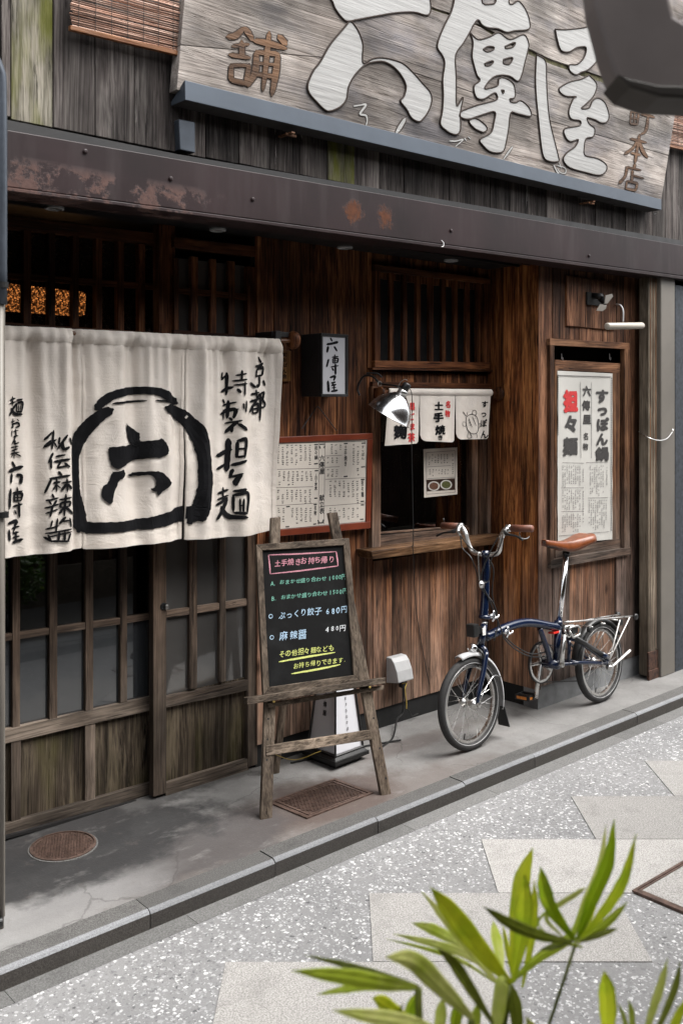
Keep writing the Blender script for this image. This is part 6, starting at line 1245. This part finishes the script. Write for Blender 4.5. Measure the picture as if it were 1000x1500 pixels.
# ================================================================== FLOOR LANTERN
fc = G(491, 1130); Rv = Vector((CS, -SN, 0)); Dv = Vector((SN, CS, 0)); hd = .135; ctr = fc + Dv * (hd + .012)
fl = thing('floor_lantern', ctr, 'white tapered floor lantern with black frame behind the easel', 'lantern')
def sq(r, z): return [ctr + Vector((0, 0, z)) + d * r for d in (-Dv, Rv, Dv, -Rv)]
def fr4(r0, z0, r1, z1): a, b = sq(r0, z0), sq(r1, z1); return [*a, *b], [(3, 2, 1, 0), (4, 5, 6, 7)] + [(i, (i + 1) % 4, (i + 1) % 4 + 4, i + 4) for i in range(4)]
mk('foot', fr4(.115, 0, .115, .022), M['blackwood'], fl); mk('base', fr4(.152, .022, .152, .040), M['dark_iron'], fl, bev=.003); mk('base_lip', fr4(.146, .040, .128, .052), M['dark_iron'], fl, bev=.001)
rb, rt_, zb_, zt_ = .124, .062, .052, .50
mk('lamp_shade', fr4(rb - .006, zb_, rt_ - .006, zt_), M['floorshade'], fl); mk('top_cap', fr4(rt_ + .012, zt_, rt_ + .008, zt_ + .02), M['blackwood'], fl, bev=.002)
B4, T4 = sq(rb, zb_), sq(rt_, zt_)
for k in range(4):
    j = (k + 1) % 4; ed = lambda p, q, w: hexa([p - w, p + w, q + w, q - w], [p - w + (ctr - p).normalized() * .01, p + w + (ctr - p).normalized() * .01, q + w + (ctr - q).normalized() * .01, q - w + (ctr - q).normalized() * .01])
    mk('corner_bar', tube([B4[k], T4[k]], .0065, 4), M['blackwood'], fl); mk('bottom_bar', tube([B4[k] + Vector((0, 0, .006)), B4[j] + Vector((0, 0, .006))], .006, 4), M['blackwood'], fl)
def face(k0, k1):
    a, b, c, d = B4[k0] * 1, B4[k1] * 1, T4[k1] * 1, T4[k0] * 1; n_ = (b - a).cross(d - a).normalized(); n_ = n_ if n_.dot(CAMP - a) > 0 else -n_
    def f(x, y, l=0): lo = a.lerp(b, x); hi = d.lerp(c, x); return lo.lerp(hi, y) + n_ * (-.0012 + l)
    return f
fa = face(3, 0); fb_ = face(0, 1)
mk('lettering', text('六傳屋', .5, -.55, .17, .062, lambda x, y, l=0: fa(x, -y, l), step=.085, bold=.015, jit=.08, sl=0), M['ink'], fl)
mk('lettering', text('本町まちなか会所', .5, -.58, .09, .034, lambda x, y, l=0: fb_(x, -y, l), step=.058, bold=.01, jit=.1, sl=0), M['ink'], fl)
tag(mk('floor_cable', tube([(2.66, 3.30, .006), (2.80, 3.27, .006), (3.0, 3.24, .006), (3.15, 3.20, .006), (3.22, 3.17, .0085)], .0042, 8, sm=8), M['blackplastic']), 'black power cable lying on the pavement behind the floor lantern', 'cable')
# ================================================================== FOREGROUND PLANT
pb_ = Vector((.80, .72, 0)); rg = random.Random(12)
pp = thing('potted_palm', pb_, 'bright green lady palm with strap leaves in the near foreground', 'plant')
mk('pot', lathe(pb_, (0, 0, 1), [(.10, 0), (.15, .02), (.19, .20), (.20, .36), (.215, .38), (.20, .39), (.185, .37), (.18, .33), (0, .32)], 32), M['pot'], pp, smooth=True); mk('soil', lathe(pb_ + Vector((0, 0, .325)), (0, 0, 1), [(.18, 0), (0, .012)], 20), M['soil'], pp)
def leaf(pts, wpx, t0, t1, mat='leaf', roll=0.0, fold_=.35, par=None):
    n = 22; q = crom([Vector((u, v, 0)) for u, v in pts], 8); m = len(q); V, F = [], []; K = 6
    P3 = [PT(a.x, a.y, t0 + (t1 - t0) * i / (m - 1)) for i, a in enumerate(q)]
    for i, p in enumerate(P3):
        f = i / (m - 1); tg = (P3[min(i + 1, m - 1)] - P3[max(i - 1, 0)]).normalized(); vw = (p - CAMP).normalized(); sd_ = tg.cross(vw).normalized(); up = sd_.cross(tg).normalized()
        sd_ = (sd_ * math.cos(roll) + up * math.sin(roll)).normalized(); up = sd_.cross(tg)
        w = wpx * .86 / FPX * (t0 + t1) / 2 * .5 * (.28 + .72 * math.sin(min(1, f * 2.0) * math.pi / 2)) * (1 if f < .55 else max(.03, 1 - ((f - .55) / .45) ** 1.9)) * (1 + .03 * math.sin(f * 23 + wpx))
        for k in range(K + 1):
            s = -1 + 2 * k / K; V.append(p + sd_ * w * s + up * (-w * fold_ * (1 - abs(s)) + .0006 * math.sin(f * 40 + s * 9) + .0012 * math.sin(s * 12)))
    for i in range(m - 1):
        for k in range(K): a = i * (K + 1) + k; F.append((a, a + 1, a + K + 2, a + K + 1))
    return mk('leaf', (V, F), M[mat], par or pp, smooth=True)
LV = [([(748, 1442), (703, 1390), (662, 1338), (630, 1300)], 34, 1.16, 1.12, 'leaf'), ([(752, 1436), (757, 1355), (764, 1290), (780, 1242)], 30, 1.18, 1.22, 'leaf'), ([(750, 1440), (764, 1370), (768, 1320), (768, 1282)], 32, 1.15, 1.10, 'leaf'),
 ([(745, 1441), (790, 1402), (828, 1378), (852, 1350)], 17, 1.16, 1.2, 'leafy'), ([(742, 1436), (690, 1402), (640, 1384), (576, 1368)], 14, 1.2, 1.3, 'leafy'), ([(702, 1398), (655, 1372), (630, 1360), (603, 1352)], 18, 1.2, 1.26, 'leafy'), ([(735, 1420), (728, 1380), (722, 1350)], 20, 1.2, 1.3, 'leafy'),
 ([(842, 1378), (808, 1332), (796, 1300), (791, 1270)], 27, 1.12, 1.08, 'leaf'), ([(845, 1376), (868, 1315), (890, 1262), (899, 1200)], 25, 1.14, 1.18, 'leaf'), ([(850, 1374), (888, 1330), (914, 1285), (931, 1222)], 20, 1.12, 1.1, 'leaf'), ([(838, 1380), (790, 1370), (745, 1352), (707, 1328)], 20, 1.10, 1.04, 'leafb'),
 ([(843, 1378), (858, 1348), (868, 1320)], 11, 1.14, 1.16, 'leafy'), ([(852, 1376), (888, 1352), (918, 1322)], 15, 1.14, 1.15, 'leafy'), ([(850, 1380), (880, 1368), (905, 1360)], 10, 1.12, 1.13, 'leafb'), ([(832, 1378), (850, 1340), (862, 1305)], 10, 1.14, 1.16, 'leafy'), ([(835, 1378), (815, 1385), (790, 1392)], 12, 1.12, 1.13, 'leafb'), ([(823, 1372), (800, 1342), (842, 1310), (858, 1300)], 10, 1.12, 1.13, 'leafy'),
 ([(612, 1446), (560, 1440), (500, 1430), (427, 1422)], 27, 1.0, .95, 'leafy'), ([(612, 1444), (560, 1428), (505, 1413), (445, 1399)], 11, 1.0, 1.02, 'leafb'), ([(604, 1450), (540, 1446), (500, 1450), (465, 1457)], 13, 1.02, 1.04, 'leafy'), ([(692, 1492), (645, 1445), (605, 1408), (565, 1402)], 34, 1.04, .98, 'leafy'),
 ([(722, 1500), (690, 1450), (665, 1412), (640, 1388)], 20, 1.02, .98, 'leafb'), ([(650, 1512), (600, 1498), (550, 1490), (487, 1480)], 26, .98, .93, 'leafy'), ([(612, 1520), (586, 1490), (560, 1468), (545, 1462)], 24, 1.05, 1.05, 'leaf'), ([(600, 1520), (605, 1480), (618, 1455)], 16, 1.05, 1.05, 'leaf'), ([(588, 1520), (600, 1475), (618, 1450)], 14, 1.08, 1.1, 'leaf'),
 ([(640, 1530), (645, 1490), (648, 1462)], 20, 1.1, 1.1, 'leafy'), ([(665, 1530), (668, 1490), (676, 1462)], 22, 1.1, 1.1, 'leaf'), ([(690, 1530), (696, 1495), (698, 1470)], 18, 1.1, 1.1, 'leafy'), ([(720, 1530), (728, 1490), (735, 1440), (742, 1440)], 24, 1.12, 1.14, 'leafy'), ([(760, 1530), (755, 1480), (748, 1440)], 26, 1.14, 1.16, 'leafb'),
 ([(886, 1530), (890, 1490), (888, 1450), (884, 1422)], 30, 1.05, 1.02, 'leaf'), ([(940, 1530), (955, 1480), (968, 1440), (977, 1404)], 15, 1.08, 1.1, 'leafy'), ([(952, 1530), (975, 1480), (990, 1440), (996, 1405)], 12, 1.06, 1.06, 'leafb'), ([(925, 1530), (925, 1490), (920, 1465)], 12, 1.1, 1.1, 'leafy'), ([(975, 1530), (990, 1495), (1004, 1462)], 16, 1.06, 1.06, 'leaf'), ([(910, 1530), (915, 1500), (905, 1470)], 10, 1.1, 1.1, 'leafy'),
 ([(795, 1540), (780, 1510), (770, 1490)], 16, 1.1, 1.1, 'leafy'), ([(560, 1540), (575, 1505), (590, 1470)], 14, 1.05, 1.05, 'leafb')]
for i, (pts, w, t0, t1, mt) in enumerate(LV): leaf(pts, w, t0, t1, mt, roll=rg.uniform(-.45, .45), fold_=rg.uniform(.15, .4))
def stem(pts, r): mk('stem', tube(pts, r, 8, sm=6), M['leafb'], pp, smooth=True)
for k_, (pts_, w_, t0_, t1_, mt_) in enumerate(LV[:17:2]):
    leaf([(u + (14 if k_ % 2 else -12), v + 7) for u, v in pts_], w_ * .5, t0_ + .03, t1_ + .05, ('leafy', 'leaf')[k_ % 2], roll=rg.uniform(-.8, .8), fold_=.2)
S = pb_ + Vector((0, 0, .33))
for (u, v, t), o_, r in (((747, 1442, 1.16), (0, 0), .0045), ((843, 1380, 1.13), (.05, .02), .002), ((612, 1448, 1.0), (-.05, -.03), .004), ((690, 1495, 1.04), (-.03, 0), .004), ((886, 1530, 1.05), (.08, -.02), .004), ((945, 1530, 1.07), (.12, -.02), .003)):
    e = PT(u, v, t); a = S + Vector((o_[0], o_[1], 0)); m_ = a.lerp(e, .5); m_.z += .05; m_.x = a.x * .6 + e.x * .4; m_.y = a.y * .6 + e.y * .4; stem([a, m_, e], r)
# dark metal bracket close above the camera
bkt = thing('hanging_bracket', PT(950, 60, 1.2), 'blurred grey-brown metal bracket hanging close at the top right corner', 'bracket')
def BP(u, v): return PT(u, v, 1.18)
o_ = [(862, -60), (870, 10), (888, 78), (900, 112), (920, 128), (960, 142), (1040, 150), (1100, 150), (1100, -5), (1020, -2), (1000, 30), (988, 22), (981, -5), (980, -60)]
mk('plate', prism([BP(u, v) for u, v in o_], Dv * .05), M['brownmetal'], bkt, bev=.006)
mk('lower_lip', prism([BP(u, v) - Dv * .012 for u, v in ((900, 112), (916, 118), (960, 128), (1100, 132), (1100, 153), (960, 146), (918, 132))], Dv * .075), M['blackwood'] if 0 else plain('dark_bracket_lip', (.06, .052, .045), .6), bkt, bev=.004)
pz = PT(930, -60, 1.2); mk('arm', tube([pz, pz + Vector((0, 0, .1)), Vector((pz.x, -.30, pz.z + .12))], .02, 12), M['brownmetal'], bkt)
# bush on the far pavement, reflected in the left door
def bush(c, r, h, n, seed, label):
    rg = random.Random(seed); b = thing('leafy_shrub', c, label, 'plant'); V, F = [], []
    for k in range(n):
        th, ph = rg.uniform(0, 6.283), math.acos(rg.uniform(-.6, 1)); rr = r * rg.uniform(.35, 1) ** .5; p = c + Vector((rr * math.sin(ph) * math.cos(th), rr * math.sin(ph) * math.sin(th), h * .55 + h * .5 * math.cos(ph) * rg.uniform(.5, 1)))
        d = Vector((rg.uniform(-1, 1), rg.uniform(-1, 1), rg.uniform(-.7, .3))).normalized(); s = d.cross(Vector((0, 0, 1))).normalized(); l = rg.uniform(.05, .085); w = l * .2; kk = len(V); nn = s.cross(d) * .008
        V += [p, p + d * l * .5 + s * w - nn, p + d * l, p + d * l * .5 - s * w - nn, p + d * l * .5]; F += [(kk, kk + 1, kk + 4), (kk + 1, kk + 2, kk + 4), (kk + 2, kk + 3, kk + 4), (kk + 3, kk, kk + 4)]
    mk('foliage', (V, F), M['bush'], b); mk('pot', lathe(c, (0, 0, 1), [(.09, 0), (.12, .02), (.14, .16), (.0, .15)], 20), M['pot'], b, smooth=True)
    for k in range(6): mk('branch', tube([c + Vector((0, 0, .1)), c + Vector((rg.uniform(-.4, .4) * r, rg.uniform(-.4, .4) * r, h * .5)), c + Vector((rg.uniform(-.8, .8) * r, rg.uniform(-.8, .8) * r, h * .85))], .005, 5), M['opp'], b)
bush(Vector((2.60, .42, 0)), .36, .80, 1500, 1, 'leafy green shrub in a pot across the alley, reflected in the left door pane')
